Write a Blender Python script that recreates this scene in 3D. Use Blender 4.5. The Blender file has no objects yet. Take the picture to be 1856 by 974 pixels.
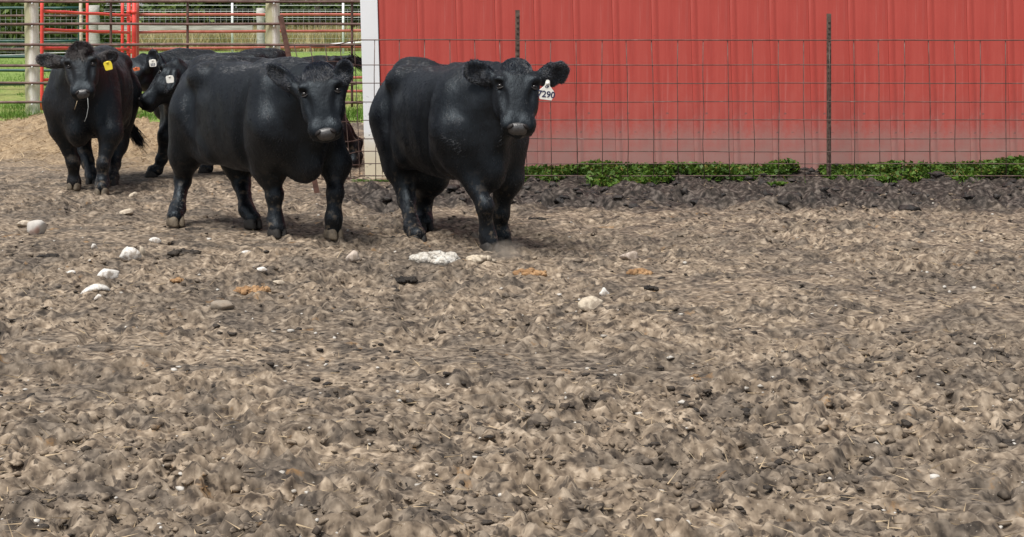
import bpy, bmesh, math, random
import numpy as np
from mathutils import Vector, Matrix

# ------------------------------------------------------------------ camera, sky, sun, exposure
S = bpy.context.scene
C = S.collection
F_PX, CX, HY, CAMH = 3000.0, 600.0, 25.0, 1.7          # focal length (px of a 1856 px frame), optical axis, horizon row, eye height
cam = bpy.data.cameras.new('camera'); camo = bpy.data.objects.new('camera', cam); C.objects.link(camo)
cam.sensor_width = 36; cam.lens = F_PX / 1856 * 36
cam.shift_x = (928 - CX) / 1856; cam.shift_y = -(487 - HY) / 1856
cam.clip_end = 2000
camo.location = (0, 0, CAMH); camo.rotation_euler = (math.radians(90), 0, 0)
S.camera = camo
SUN_EL, SUN_AZ = math.radians(64), math.radians(222)     # azimuth clockwise from +Y: behind the camera, a little to its left
W = bpy.data.worlds.new('World'); S.world = W; W.use_nodes = True
nt = W.node_tree
sky = nt.nodes.new('ShaderNodeTexSky'); sky.sky_type = 'NISHITA'; sky.sun_disc = False
sky.sun_elevation = SUN_EL; sky.sun_rotation = SUN_AZ; sky.dust_density = 1.5
hs = nt.nodes.new('ShaderNodeHueSaturation'); hs.inputs['Saturation'].default_value = 0.30
nt.links.new(sky.outputs[0], hs.inputs['Color']); nt.links.new(hs.outputs[0], nt.nodes['Background'].inputs['Color'])
nt.nodes['Background'].inputs['Strength'].default_value = 0.080
sl = bpy.data.lights.new('sun', 'SUN'); sl.energy = 2.6; sl.angle = math.radians(25); sl.color = (1, .96, .9)
so = bpy.data.objects.new('sun', sl); C.objects.link(so)
sd = Vector((math.sin(SUN_AZ) * math.cos(SUN_EL), math.cos(SUN_AZ) * math.cos(SUN_EL), math.sin(SUN_EL)))
so.rotation_euler = (-sd).to_track_quat('-Z', 'Y').to_euler()
S.view_settings.view_transform = 'Standard'; S.view_settings.look = 'None'
S.view_settings.exposure = 0.86; S.view_settings.gamma = 1

rng = np.random.default_rng(7); random.seed(7)

# ------------------------------------------------------------------ helpers
def P(px, py, d):
    return np.array([(px - CX) * d / F_PX, d, CAMH - (py - HY) * d / F_PX])
def G(px, py):
    d = CAMH * F_PX / (py - HY)
    return np.array([(px - CX) * d / F_PX, d, 0.0])

def link(name, me, m=None, parent=None, loc=None, rot=None):
    o = bpy.data.objects.new(name, me); C.objects.link(o)
    if m is not None and me is not None and not me.materials: me.materials.append(m)
    if parent is not None: o.parent = parent
    if loc is not None: o.location = loc
    if rot is not None: o.rotation_euler = rot
    return o
def empty(name, loc=(0, 0, 0), rot=(0, 0, 0)):
    o = bpy.data.objects.new(name, None); C.objects.link(o); o.location = loc; o.rotation_euler = rot
    o.empty_display_size = .2
    return o
def tag(o, label, cat, group=None, kind=None):
    o['label'] = label
    if cat: o['category'] = cat
    if group: o['group'] = group
    if kind: o['kind'] = kind
    return o
def mesh(name, v, f, smooth=False):
    me = bpy.data.meshes.new(name)
    v = np.asarray(v, dtype=np.float32); f = np.asarray(f, dtype=np.int32)
    me.vertices.add(len(v)); me.vertices.foreach_set('co', v.ravel())
    k = f.shape[1]
    me.loops.add(f.size); me.loops.foreach_set('vertex_index', f.ravel())
    me.polygons.add(len(f)); me.polygons.foreach_set('loop_start', np.arange(0, f.size, k, dtype=np.int32))
    if smooth: me.polygons.foreach_set('use_smooth', np.ones(len(f), dtype=bool))
    me.update(calc_edges=True); me.validate()
    return me
def bm_mesh(name, bm, smooth=False):
    me = bpy.data.meshes.new(name); bmesh.ops.recalc_face_normals(bm, faces=bm.faces); bm.to_mesh(me); bm.free()
    if smooth:
        for p in me.polygons: p.use_smooth = True
    return me
def tube(pts, r, n=8, name='tube', smooth=True, cap=True):
    pts = [Vector(p) for p in pts]; rs = [float(q) for q in r] if hasattr(r, '__len__') else [float(r)] * len(pts)
    bm = bmesh.new(); rings = []
    for i, p in enumerate(pts):
        t = (pts[min(i + 1, len(pts) - 1)] - pts[max(i - 1, 0)]).normalized()
        a = Vector((0, 0, 1)) if abs(t.z) < .9 else Vector((1, 0, 0))
        x = t.cross(a).normalized(); y = t.cross(x)
        rings.append([bm.verts.new(p + rs[i] * (math.cos(2 * math.pi * k / n) * x + math.sin(2 * math.pi * k / n) * y)) for k in range(n)])
    for a, b in zip(rings, rings[1:]):
        for k in range(n): bm.faces.new((a[k], a[(k + 1) % n], b[(k + 1) % n], b[k]))
    if cap: bm.faces.new(rings[0][::-1]); bm.faces.new(rings[-1])
    return bm_mesh(name, bm, smooth)
def box(a, b, bev=0.0, name='box'):
    bm = bmesh.new(); bmesh.ops.create_cube(bm, size=1)
    a = Vector(a); b = Vector(b)
    for v in bm.verts: v.co = Vector([(a[i] + b[i]) / 2 + v.co[i] * (b[i] - a[i]) for i in range(3)])
    if bev: bmesh.ops.bevel(bm, geom=bm.edges[:], offset=bev, segments=1, affect='EDGES')
    return bm_mesh(name, bm)
def prism(poly, z0, z1, name='prism', bev=0.0):
    bm = bmesh.new(); vs = [bm.verts.new((x, y, z0)) for x, y in poly]; f = bm.faces.new(vs)
    r = bmesh.ops.extrude_face_region(bm, geom=[f])
    for v in [g for g in r['geom'] if isinstance(g, bmesh.types.BMVert)]: v.co.z = z1
    if bev: bmesh.ops.bevel(bm, geom=bm.edges[:], offset=bev, segments=1, affect='EDGES')
    return bm_mesh(name, bm)

def hash2(ix, iy, s):
    h = (ix.astype(np.int64) * 374761393 + iy.astype(np.int64) * 668265263 + s * 2147483647) & 0xFFFFFFFF
    h = ((h ^ (h >> 13)) * 1274126177) & 0xFFFFFFFF
    h = ((h ^ (h >> 16)) * 2246822519) & 0xFFFFFFFF
    return ((h ^ (h >> 15)) & 0xFFFF) / 65535.0
def vn(x, y, s=0):
    x = np.asarray(x, float); y = np.asarray(y, float)
    ix = np.floor(x); iy = np.floor(y); fx = x - ix; fy = y - iy
    fx = fx * fx * (3 - 2 * fx); fy = fy * fy * (3 - 2 * fy)
    a = hash2(ix, iy, s); b = hash2(ix + 1, iy, s); c = hash2(ix, iy + 1, s); d = hash2(ix + 1, iy + 1, s)
    return (a + (b - a) * fx) * (1 - fy) + (c + (d - c) * fx) * fy
def fbm(x, y, s=0, n=3):
    t = 0; a = 1; q = 0
    for i in range(n):
        c, sn = math.cos(i * 1.1), math.sin(i * 1.1)
        t = t + a * (vn((c * x - sn * y) * 2 ** i, (sn * x + c * y) * 2 ** i, s + i) - .5); q += a; a *= .5
    return t / q * 2
def sstep(a, b, x):
    t = np.clip((np.asarray(x, float) - a) / (b - a), 0, 1); return t * t * (3 - 2 * t)

# ------------------------------------------------------------------ materials
class NB:
    def __init__(s, name):
        s.m = bpy.data.materials.new(name); s.m.use_nodes = True; s.t = s.m.node_tree; s.b = s.t.nodes['Principled BSDF']
        s.co = s.t.nodes.new('ShaderNodeTexCoord'); s.dv = None
    def n(s, ty, **kw):
        x = s.t.nodes.new(ty)
        for k, v in kw.items():
            if k in x.inputs.keys() if not k.startswith('_') else False: x.inputs[k].default_value = v
            else: setattr(x, k.lstrip('_'), v)
        return x
    def l(s, a, b): s.t.links.new(a, b)
    def vec(s, scale=(1, 1, 1), src='Object'):
        mp = s.n('ShaderNodeMapping'); mp.inputs['Scale'].default_value = scale; s.l(s.co.outputs[src], mp.inputs['Vector']); return mp.outputs[0]
    def noise(s, scale, detail=4, rough=.55, vec=None, dist=0):
        x = s.n('ShaderNodeTexNoise'); x.inputs['Scale'].default_value = scale; x.inputs['Detail'].default_value = detail
        x.inputs['Roughness'].default_value = rough; x.inputs['Distortion'].default_value = dist
        s.l(vec if vec is not None else (s.dv or s.co.outputs['Object']), x.inputs['Vector']); return x.outputs['Fac']
    def ramp(s, fac, stops, interp='LINEAR'):
        r = s.n('ShaderNodeValToRGB'); e = r.color_ramp.elements; r.color_ramp.interpolation = interp
        while len(e) < len(stops): e.new(.5)
        for el, (p, c) in zip(e, stops):
            el.position = p; el.color = (c, c, c, 1) if not hasattr(c, '__len__') else (*c, 1)
        s.l(fac, r.inputs['Fac']); return r.outputs['Color']
    def mix(s, fac, a, b, mode='MIX'):
        x = s.n('ShaderNodeMix'); x.data_type = 'RGBA'; x.blend_type = mode
        for i, v in ((0, fac), (6, a), (7, b)):
            if isinstance(v, (int, float)): x.inputs[i].default_value = v
            elif isinstance(v, tuple): x.inputs[i].default_value = (*v, 1)
            else: s.l(v, x.inputs[i])
        return x.outputs[2]
    def math(s, op, a, b=0.0):
        x = s.n('ShaderNodeMath'); x.operation = op
        for i, v in ((0, a), (1, b)):
            if isinstance(v, (int, float)): x.inputs[i].default_value = v
            else: s.l(v, x.inputs[i])
        return x.outputs[0]
    def attr(s, name):
        x = s.n('ShaderNodeAttribute'); x.attribute_name = name; return x
    def pos(s):
        g = s.n('ShaderNodeNewGeometry'); x = s.n('ShaderNodeSeparateXYZ'); s.l(g.outputs['Position'], x.inputs[0]); return x.outputs
    def bump(s, h, strength=.3, dist=.01):
        x = s.n('ShaderNodeBump'); x.inputs['Strength'].default_value = strength; x.inputs['Distance'].default_value = dist
        s.l(h, x.inputs['Height']); s.l(x.outputs[0], s.b.inputs['Normal'])
    def out(s, col=None, rough=.6, spec=.5, metal=0):
        if col is not None:
            if isinstance(col, tuple): s.b.inputs['Base Color'].default_value = (*col, 1)
            else: s.l(col, s.b.inputs['Base Color'])
        if isinstance(rough, (int, float)): s.b.inputs['Roughness'].default_value = rough
        else: s.l(rough, s.b.inputs['Roughness'])
        s.b.inputs['Specular IOR Level'].default_value = spec; s.b.inputs['Metallic'].default_value = metal
        return s.m
def simple(name, stops, scale=6, rough=.7, bump=.2, bd=.01, bscale=None, spec=.4, stretch=(1, 1, 1), metal=0, detail=5, soil=0):
    b = NB(name); v = b.vec(stretch)
    col = b.ramp(b.noise(scale, detail, .6, v), stops)
    if soil: col = b.mix(b.math('MULTIPLY', b.ramp(b.noise(soil, 5, .7), [(.44, 0.), (.60, 1.)]), .85), col, (.20, .155, .115))
    if bump: b.bump(b.noise(bscale or scale * 4, 5, .6, v), bump, bd)
    return b.out(col, rough, spec, metal)

def strands(name, root_p, d, length, rad, droop, m, parent):
    """real hair curves: root_p, d (unit start direction), droop (direction it bends towards)"""
    n = len(root_p); hc = bpy.data.hair_curves.new(name); hc.add_curves([4] * n)
    t = np.array([0, .34, .67, 1.0])[None, :, None]; L = np.asarray(length).reshape(-1, 1, 1)
    p = root_p[:, None, :] + d[:, None, :] * t * L + droop[:, None, :] * (t ** 2) * L * .5
    hc.attributes['position'].data.foreach_set('vector', p.astype(np.float32).ravel())
    if 'radius' not in hc.attributes: hc.attributes.new('radius', 'FLOAT', 'POINT')
    hc.attributes['radius'].data.foreach_set('value', (np.asarray(rad).reshape(-1, 1) * np.array([[1., .9, .65, .15]])).astype(np.float32).ravel())
    o = bpy.data.objects.new(name, hc); C.objects.link(o); hc.materials.append(m); o.parent = parent; o['kind'] = 'stuff'
    return o
def hair_mat(name, col, rough=.34):
    m = bpy.data.materials.new(name); m.use_nodes = True; t = m.node_tree; t.nodes.remove(t.nodes['Principled BSDF'])
    h = t.nodes.new('ShaderNodeBsdfHairPrincipled'); h.parametrization = 'COLOR'
    h.inputs['Color'].default_value = (*col, 1); h.inputs['Roughness'].default_value = rough; h.inputs['Radial Roughness'].default_value = .5
    h.inputs['Coat'].default_value = .5; h.inputs['Random Roughness'].default_value = .3
    t.links.new(h.outputs[0], t.nodes['Material Output'].inputs['Surface']); return m
# coat of the cattle
def coat(name, brown, dust, blue=1.0):
    b = NB(name)
    big = b.noise(2.3, 3, .5); fine = b.noise(60, 3, .6, b.vec((1, 1, .25)))
    c0 = b.mix(b.ramp(big, [(.42, 0.), (.68, 1.)]), (.0022, .0026, .0036), tuple(brown))
    c0 = b.mix(b.ramp(fine, [(.35, 0.), (.75, .55)]), c0, (.006, .007, .009))
    speck = b.ramp(b.noise(42, 2, .5), [(.735, 0.), (.76, 1.)])
    sp2 = b.math('MULTIPLY', speck, b.ramp(b.noise(3.0, 2), [(.5, 0.), (.62, 1.)]))
    c1 = b.mix(b.math('MULTIPLY', sp2, dust), c0, (.16, .14, .11))
    oz = b.n('ShaderNodeSeparateXYZ'); b.l(b.co.outputs['Object'], oz.inputs[0])
    topd = b.math('MULTIPLY', b.ramp(oz.outputs[2], [(.0, 0.), (1., 0.)]) if False else b.ramp(b.math('SUBTRACT', oz.outputs[2], .55), [(.66, 0.), (.78, 1.)]), b.ramp(b.noise(38, 4, .7), [(.50, 0.), (.68, 1.)]))
    c1 = b.mix(b.math('MULTIPLY', b.math('MULTIPLY', topd, b.ramp(b.noise(2.6, 2), [(.40, 0.), (.60, 1.)])), dust), c1, (.085, .062, .042))
    # dried mud on the lower legs
    z = b.pos()[2]
    low = b.math('MULTIPLY', b.ramp(z, [(.0, 1.), (.50, .15), (.6, 0.)]), b.ramp(b.noise(15, 4, .65), [(.545, 0.), (.64, 1.)]))
    c2 = b.mix(b.math('MULTIPLY', low, .85), c1, (.14, .108, .075))
    b.bump(b.math('ADD', b.math('ADD', b.math('MULTIPLY', b.noise(95, 3, .7, b.vec((1, 1, .16))), .30), b.math('MULTIPLY', b.noise(22, 4, .65, b.vec((1, 1, .30))), .55)), b.noise(7, 3, .5)), .48, .020)
    rr = b.ramp(b.noise(5, 3), [(.3, .42), (.7, .54)]); m = b.out(c2, rr, .30); b.b.inputs['Specular Tint'].default_value = (.74, .88, 1, 1)
    b.b.inputs['Sheen Weight'].default_value = .02; b.b.inputs['Sheen Roughness'].default_value = .4
    b.b.inputs['Sheen Tint'].default_value = (.72, .82, 1, 1)
    return m
M = {}
M['coat'] = coat('black coat', (.0055, .005, .0055), .35)
M['coat_brown'] = coat('brownish black coat', (.0105, .0080, .0072), .5)
M['fur'] = hair_mat('black fur', (.0044, .0054, .0080), .38); M['fur_brown'] = hair_mat('brownish black fur', (.0085, .0068, .0066), .38)
M['hair'] = simple('black hair', [(.3, (.003, .003, .004)), (.7, (.009, .009, .011))], 14, .5, 0, spec=.4)
M['nose'] = simple('grey wet nose leather', [(.3, (.026, .025, .026)), (.7, (.082, .078, .077))], 22, .38, .5, .006, 90, .6)
M['nostril'] = simple('dark nostril', [(.3, (.004, .003, .003)), (.7, (.012, .008, .008))], 20, .6, 0)
M['hoof'] = simple('muddy hoof horn', [(.25, (.03, .024, .018)), (.5, (.11, .086, .06)), (.75, (.20, .16, .11))], 16, .7, .6, .01, 40)
M['hoof_dark'] = simple('dark hoof horn', [(.3, (.006, .006, .006)), (.7, (.028, .023, .019))], 16, .7, .6, .01, 40)
M['eye'] = simple('dark wet eye', [(.3, (.004, .003, .003)), (.7, (.010, .007, .006))], 10, .14, 0, spec=.4)
M['lid'] = simple('grey eyelid skin', [(.3, (.016, .015, .016)), (.7, (.045, .040, .038))], 30, .5, .3)
M['tag_white'] = simple('white plastic tag', [(.3, (.72, .70, .62)), (.7, (.82, .80, .76))], 14, .45, .1)
M['tag_yellow'] = simple('yellow plastic tag', [(.3, (.72, .56, .03)), (.7, (.84, .68, .06))], 14, .45, .1)
M['tag_orange'] = simple('orange plastic tag', [(.3, (.55, .13, .05)), (.7, (.65, .18, .07))], 14, .45, .1)
M['ink'] = simple('dark blue ink', [(.3, (.012, .016, .05)), (.7, (.03, .035, .09))], 20, .6, 0)

# ------------------------------------------------------------------ ground height
MOUND = G(88, 242)
def wet_mask(x, y):                                       # dark trampled mud along the barn
    yy = y + .35 * fbm(x * .9, y * .9, 31, 3)
    band = sstep(14.0, 14.6, yy) * sstep(17.4, 16.6, yy)
    return band * sstep(-.15, .5, x + .3 * fbm(x, y, 37, 2)) * (1 - .75 * sstep(1.25, 1.0, x) * sstep(15.5, 16.2, y))
def straw_mask(x, y):
    yy = y + 1.6 * fbm(x * .5, y * .5, 41, 3)
    a = sstep(17.2, 21.5, yy) * sstep(27.0, 25.6, y) * sstep(-.1, -1.3, x)
    return np.clip(a + np.exp(-(((x - MOUND[0]) / .9) ** 2 + ((y - MOUND[1]) / 2.2) ** 2)), 0, 1)
def height(x, y, fine=True):
    x = np.asarray(x, float); y = np.asarray(y, float)
    h = .035 * fbm(x * .5, y * .5, 1, 2)
    w = wet_mask(x, y)
    if fine:
        am = .40 + 1.15 * sstep(.30, .68, vn(x * .75, y * .75, 17) * .65 + vn(x * 2.1, y * 2.1, 18) * .35)
        c = fbm(x * 5.5, y * 5.5, 5, 3); c2 = fbm(x * 13, y * 13, 9, 2)
        h = h + am * (.024 * c + .015 * np.abs(c2) * 1.6 + .010 * fbm(x * 27, y * 27, 12, 1))
        h = h - .04 * sstep(.62, .80, vn(x * 4.1, y * 4.1, 15)) * sstep(.35, .6, vn(x * .7, y * .7, 16))
        h = h + w * sstep(16.7, 16.15, y) * (.11 * fbm(x * 2.7, y * 2.7, 19, 3) + .13 * np.abs(fbm(x * 5.2, y * 5.2, 23, 3)) - .03)
    h = h + .09 * sstep(16.35, 16.75, y) * sstep(1.5, 2.1, x) * sstep(19, 18, y) + .03 * w
    h = h + .22 * np.exp(-(((x - MOUND[0]) / .75) ** 2 + ((y - MOUND[1]) / 1.5) ** 2)) + .12 * np.exp(-(((x + 5.6) / 1.4) ** 2 + ((y - 21.6) / 1.2) ** 2))
    h = h + straw_mask(x, y) * (.09 * fbm(x * 2.6, y * 2.6, 51, 3) + .06 * np.abs(fbm(x * 8, y * 8, 57, 3)))
    return h

def build_ground():
    xs = np.arange(-6.2, 8.7, .020)
    ys = [4.4]
    while ys[-1] < 27.2: ys.append(ys[-1] + max(.008, ys[-1] ** 2 / 5100 / .55 * .72))
    ys = np.array(ys)
    X, Y = np.meshgrid(xs, ys)
    xf = X.ravel(); yf = Y.ravel()
    z = height(xf, yf)
    n, k = X.shape
    zg = z.reshape(n, k)
    for q in range(900):                                      # cloven hoof prints
        hy = 1 / (1 / 5 + rng.random() * (1 / 17.5 - 1 / 5)); hx = rng.uniform(-.24, .46) * hy; an = rng.uniform(0, 6.28); ca, sa = math.cos(an), math.sin(an); dp = rng.uniform(.4, 1.1)
        i0, i1 = np.searchsorted(ys, (hy - .17, hy + .17)); j0, j1 = np.searchsorted(xs, (hx - .17, hx + .17))
        if i1 - i0 < 2 or j1 - j0 < 2: continue
        dx = X[i0:i1, j0:j1] - hx; dy = Y[i0:i1, j0:j1] - hy; u_ = dx * ca + dy * sa; v_ = np.abs(-dx * sa + dy * ca)
        e = (u_ / .070) ** 2 + ((v_ - .030) / .027) ** 2; rim = (u_ / .10) ** 2 + (v_ / .082) ** 2
        zg[i0:i1, j0:j1] += dp * (-.040 * np.exp(-e ** 1.5) + .018 * np.exp(-((np.sqrt(rim) - 1.05) / .22) ** 2))
    z = zg.ravel()
    i = np.arange(n * k).reshape(n, k)
    f = np.stack([i[:-1, :-1], i[:-1, 1:], i[1:, 1:], i[1:, :-1]], -1).reshape(-1, 4)
    me = mesh('ground', np.stack([xf, yf, z], 1), f, True)
    for nm, a in (('straw', straw_mask(xf, yf)), ('wet', wet_mask(xf, yf))):
        at = me.attributes.new(nm, 'FLOAT', 'POINT'); at.data.foreach_set('value', a.astype(np.float32))
    b = NB('trampled barnyard mud'); b.dv = b.vec((1, 1, .7))
    st = b.attr('straw').outputs['Fac']; we = b.attr('wet').outputs['Fac']
    n1 = b.noise(3.2, 6, .62); vo = b.n('ShaderNodeTexVoronoi'); vo.inputs['Scale'].default_value = 21; vo.inputs['Randomness'].default_value = 1
    wv_ = b.n('ShaderNodeVectorMath'); wv_.operation = 'MULTIPLY_ADD'; nzz = b.n('ShaderNodeTexNoise'); nzz.inputs['Scale'].default_value = 14; b.l(b.co.outputs['Object'], nzz.inputs['Vector'])
    b.l(nzz.outputs['Color'], wv_.inputs[0]); wv_.inputs[1].default_value = (.05, .05, .05); b.l(b.dv, wv_.inputs[2]); b.l(wv_.outputs[0], vo.inputs['Vector'])
    sx = b.n('ShaderNodeSeparateColor'); b.l(vo.outputs['Color'], sx.inputs[0])
    n2 = b.math('ADD', b.math('MULTIPLY', b.noise(24, 2, .5), .90), b.math('MULTIPLY', sx.outputs[0], .10)); n3 = b.noise(.7, 3, .5); n4 = b.noise(75, 3, .7)
    dry = b.ramp(n2, [(.30, (.050, .037, .027)), (.41, (.135, .102, .073)), (.55, (.235, .182, .131)), (.70, (.40, .322, .240))])
    damp = b.ramp(n2, [(.32, (.030, .024, .019)), (.48, (.088, .070, .054)), (.70, (.19, .154, .119))])
    c = b.mix(b.ramp(n1, [(.40, 1.), (.54, 0.)]), dry, damp)
    c = b.mix(b.math('MULTIPLY', b.ramp(n3, [(.48, 0.), (.62, 1.)]), .65), c, damp)
    c = b.mix(b.ramp(b.noise(5.2, 5, .7), [(.63, 0.), (.70, .7)]), c, (.24, .135, .055))          # rusty straw-and-dung flecks
    c = b.mix(b.ramp(n4, [(.66, 0.), (.72, .7)]), c, (.42, .36, .29))
    c = b.mix(b.ramp(b.noise(30, 2, .5), [(.60, 0.), (.66, .8)]), c, (.040, .031, .025))  # dark specks painted into the colour, standing in for shaded crevices between clods
    stc = b.ramp(b.noise(30, 5, .7, b.vec((1, 2.2, 1))), [(.30, (.075, .047, .028)), (.44, (.25, .175, .10)), (.60, (.39, .29, .18)), (.75, (.52, .41, .27))])
    c = b.mix(b.math('MULTIPLY', st, b.ramp(n1, [(.3, .55), (.6, 1.)])), c, stc)
    wc = b.ramp(n2, [(.34, (.009, .0075, .007)), (.50, (.030, .025, .022)), (.72, (.125, .105, .092))])
    c = b.mix(b.math('MULTIPLY', we, .93), c, wc)
    b.bump(b.math('ADD', b.noise(38, 5, .7), b.math('MULTIPLY', b.noise(120, 3, .7), .3)), .16, .02)
    m = b.out(c, b.ramp(n1, [(.3, .75), (.6, .95)]), .25)
    o = link('ground', me, m); o['kind'] = 'structure'; o['label'] = 'trampled brown barnyard mud with clods and straw'
    # the yard beyond the modelled clods
    xs = np.concatenate([np.linspace(-60, -7, 24), np.linspace(-6.5, 9, 60), np.linspace(10, 60, 24)]); ys = np.concatenate([np.linspace(-25, 4, 20), np.linspace(4.5, 30, 60)])
    X, Y = np.meshgrid(xs, ys); n, k = X.shape; i = np.arange(n * k).reshape(n, k)
    f = np.stack([i[:-1, :-1], i[:-1, 1:], i[1:, 1:], i[1:, :-1]], -1).reshape(-1, 4)
    zz = height(X.ravel(), Y.ravel(), False) - .13
    o = link('yard_ground', mesh('yard_ground', np.stack([X.ravel(), Y.ravel(), zz], 1), f, True), m); o['kind'] = 'structure'
    return m
mud = build_ground()

# ------------------------------------------------------------------ scattered small stuff on the ground
def blades(name, base, dirs, length, width, m, parent=None):
    """one thin triangle per blade"""
    base = np.asarray(base, float); n = len(base)
    side = np.cross(dirs, rng.normal(size=(n, 3))); side /= np.linalg.norm(side, axis=1, keepdims=True) + 1e-9
    w = np.asarray(width).reshape(-1, 1); L = np.asarray(length).reshape(-1, 1)
    v = np.empty((n, 3, 3)); v[:, 0] = base - side * w / 2; v[:, 1] = base + side * w / 2; v[:, 2] = base + dirs * L
    return link(name, mesh(name, v.reshape(-1, 3), np.arange(3 * n).reshape(-1, 3)), m, parent)
def ico(sub=1):
    bm = bmesh.new(); bmesh.ops.create_icosphere(bm, subdivisions=sub, radius=1)
    v = np.array([x.co[:] for x in bm.verts]); f = np.array([[q.index for q in p.verts] for p in bm.faces]); bm.free(); return v, f
ICO1 = ico(1); ICO2 = ico(2); ICO3 = ico(3)
def lumps(name, pos, size, m, flat=.55, sub=1, jit=.28):
    V, Fc = ICO1 if sub == 1 else ICO2
    n = len(pos); k = len(V)
    v = V[None] * (1 + jit * rng.normal(size=(n, k, 1)).clip(-1.6, 1.6))
    ang = rng.uniform(0, 6.28, n); c, s = np.cos(ang), np.sin(ang)
    sc = np.stack([size * rng.uniform(.75, 1.4, n), size * rng.uniform(.7, 1.1, n), size * flat * rng.uniform(.7, 1.2, n)], 1)
    v = v * sc[:, None]
    x = v[..., 0] * c[:, None] - v[..., 1] * s[:, None]; y = v[..., 0] * s[:, None] + v[..., 1] * c[:, None]
    v = np.stack([x, y, v[..., 2]], -1) + pos[:, None]
    f = (Fc[None] + (np.arange(n) * k)[:, None, None]).reshape(-1, 3)
    return link(name, mesh(name, v.reshape(-1, 3), f, True), m)
def scatter(n, y0, y1, xl=-.26, xr=.46, pw=1.0):
    """points on the yard, denser near the viewer as the eye resolves them"""
    u = rng.uniform(0, 1, n); y = 1 / (1 / y0 + u * (1 / y1 - 1 / y0))
    x = rng.uniform(xl, xr, n) * y + rng.uniform(-.4, .4, n)
    return x, y
x, y = scatter(13000, 5.0, 20); k = rng.random(13000) < .12 + .88 * sstep(.42, .66, vn(x * .75, y * .75, 17) * .65 + vn(x * 2.1, y * 2.1, 18) * .35); x, y = x[k], y[k]
s = .004 + .018 * rng.random(len(x)) ** 3
tag(lumps('mud_clods', np.stack([x, y, height(x, y) + s * .15], 1), s * 1.15, mud, .55, 1, .36), 'loose crumbs and clods of brown mud over the yard', 'mud', kind='stuff')
m_dark = simple('dark dung', [(.3, (.012, .010, .009)), (.6, (.05, .038, .028)), (.8, (.10, .07, .042))], 6, .75, .8, .015, 50)
x, y = scatter(7500, 5.2, 17); k = vn(x * .8, y * .8, 77) * .6 + vn(x * 2.7, y * 2.7, 78) * .4 > .46; x, y = x[k], y[k]
s = .004 + .020 * rng.random(len(x)) ** 3.2
tag(lumps('dung_clods', np.stack([x, y, height(x, y) + s * .1], 1), s, m_dark, .45), 'small dark clods of dung trodden into the mud', 'dung', kind='stuff')
xw = rng.uniform(.1, 8.2, 420); yw = rng.uniform(14.1, 16.9, 420); k = wet_mask(xw, yw) > .45; xw, yw = xw[k], yw[k]
s = .018 + .05 * rng.random(len(xw)) ** 2
mud_wet = simple('wet black mud', [(.3, (.010, .008, .008)), (.55, (.034, .029, .026)), (.8, (.10, .085, .075))], 9, .62, .9, .03, 26)
tag(lumps('wet_mud_clods', np.stack([xw, yw, height(xw, yw) + s * .1], 1), s, mud_wet, .5, 2, .3), 'dark churned lumps of wet mud along the barn', 'mud', kind='stuff')
m_peb = simple('pale pebbles', [(.3, (.30, .27, .23)), (.7, (.62, .59, .54))], 3, .8, .3)
x, y = scatter(520, 5.2, 18); s = .005 + .012 * rng.random(520) ** 2
tag(lumps('pebbles', np.stack([x, y, height(x, y) + s * .3], 1), s, m_peb, .6), 'small pale pebbles strewn over the mud', 'pebbles', kind='stuff')
m_straw = simple('straw', [(.3, (.26, .185, .11)), (.7, (.50, .39, .25))], 2.0, .75, 0)
x, y = scatter(2600, 5.0, 24); n = len(x)
a = rng.uniform(0, 6.28, n); el = rng.uniform(-.05, .35, n) ** 1 + (rng.random(n) < .06) * rng.uniform(.3, 1.0, n)
d = np.stack([np.cos(a) * np.cos(el), np.sin(a) * np.cos(el), np.sin(el)], 1)
tag(blades('straw_bits', np.stack([x, y, height(x, y) + .010], 1), d, rng.uniform(.025, .10, n), rng.uniform(.003, .0065, n), m_straw), 'loose bits of straw trodden into the mud', 'straw', kind='stuff')
xs_, ys_ = rng.uniform(-7, -.2, 12000), rng.uniform(17.5, 26.8, 12000); k = rng.random(12000) < straw_mask(xs_, ys_) ** 1.5; x, y = xs_[k], ys_[k]; n = len(x)
a = rng.uniform(0, 6.28, n); el = rng.uniform(0, .5, n); d = np.stack([np.cos(a) * np.cos(el), np.sin(a) * np.cos(el), np.sin(el)], 1)
tag(blades('straw_litter', np.stack([x, y, height(x, y) + .005], 1), d, rng.uniform(.05, .20, n), rng.uniform(.006, .012, n), m_straw), 'tan straw bedding heaped by the back fence', 'straw', kind='stuff')

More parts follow.
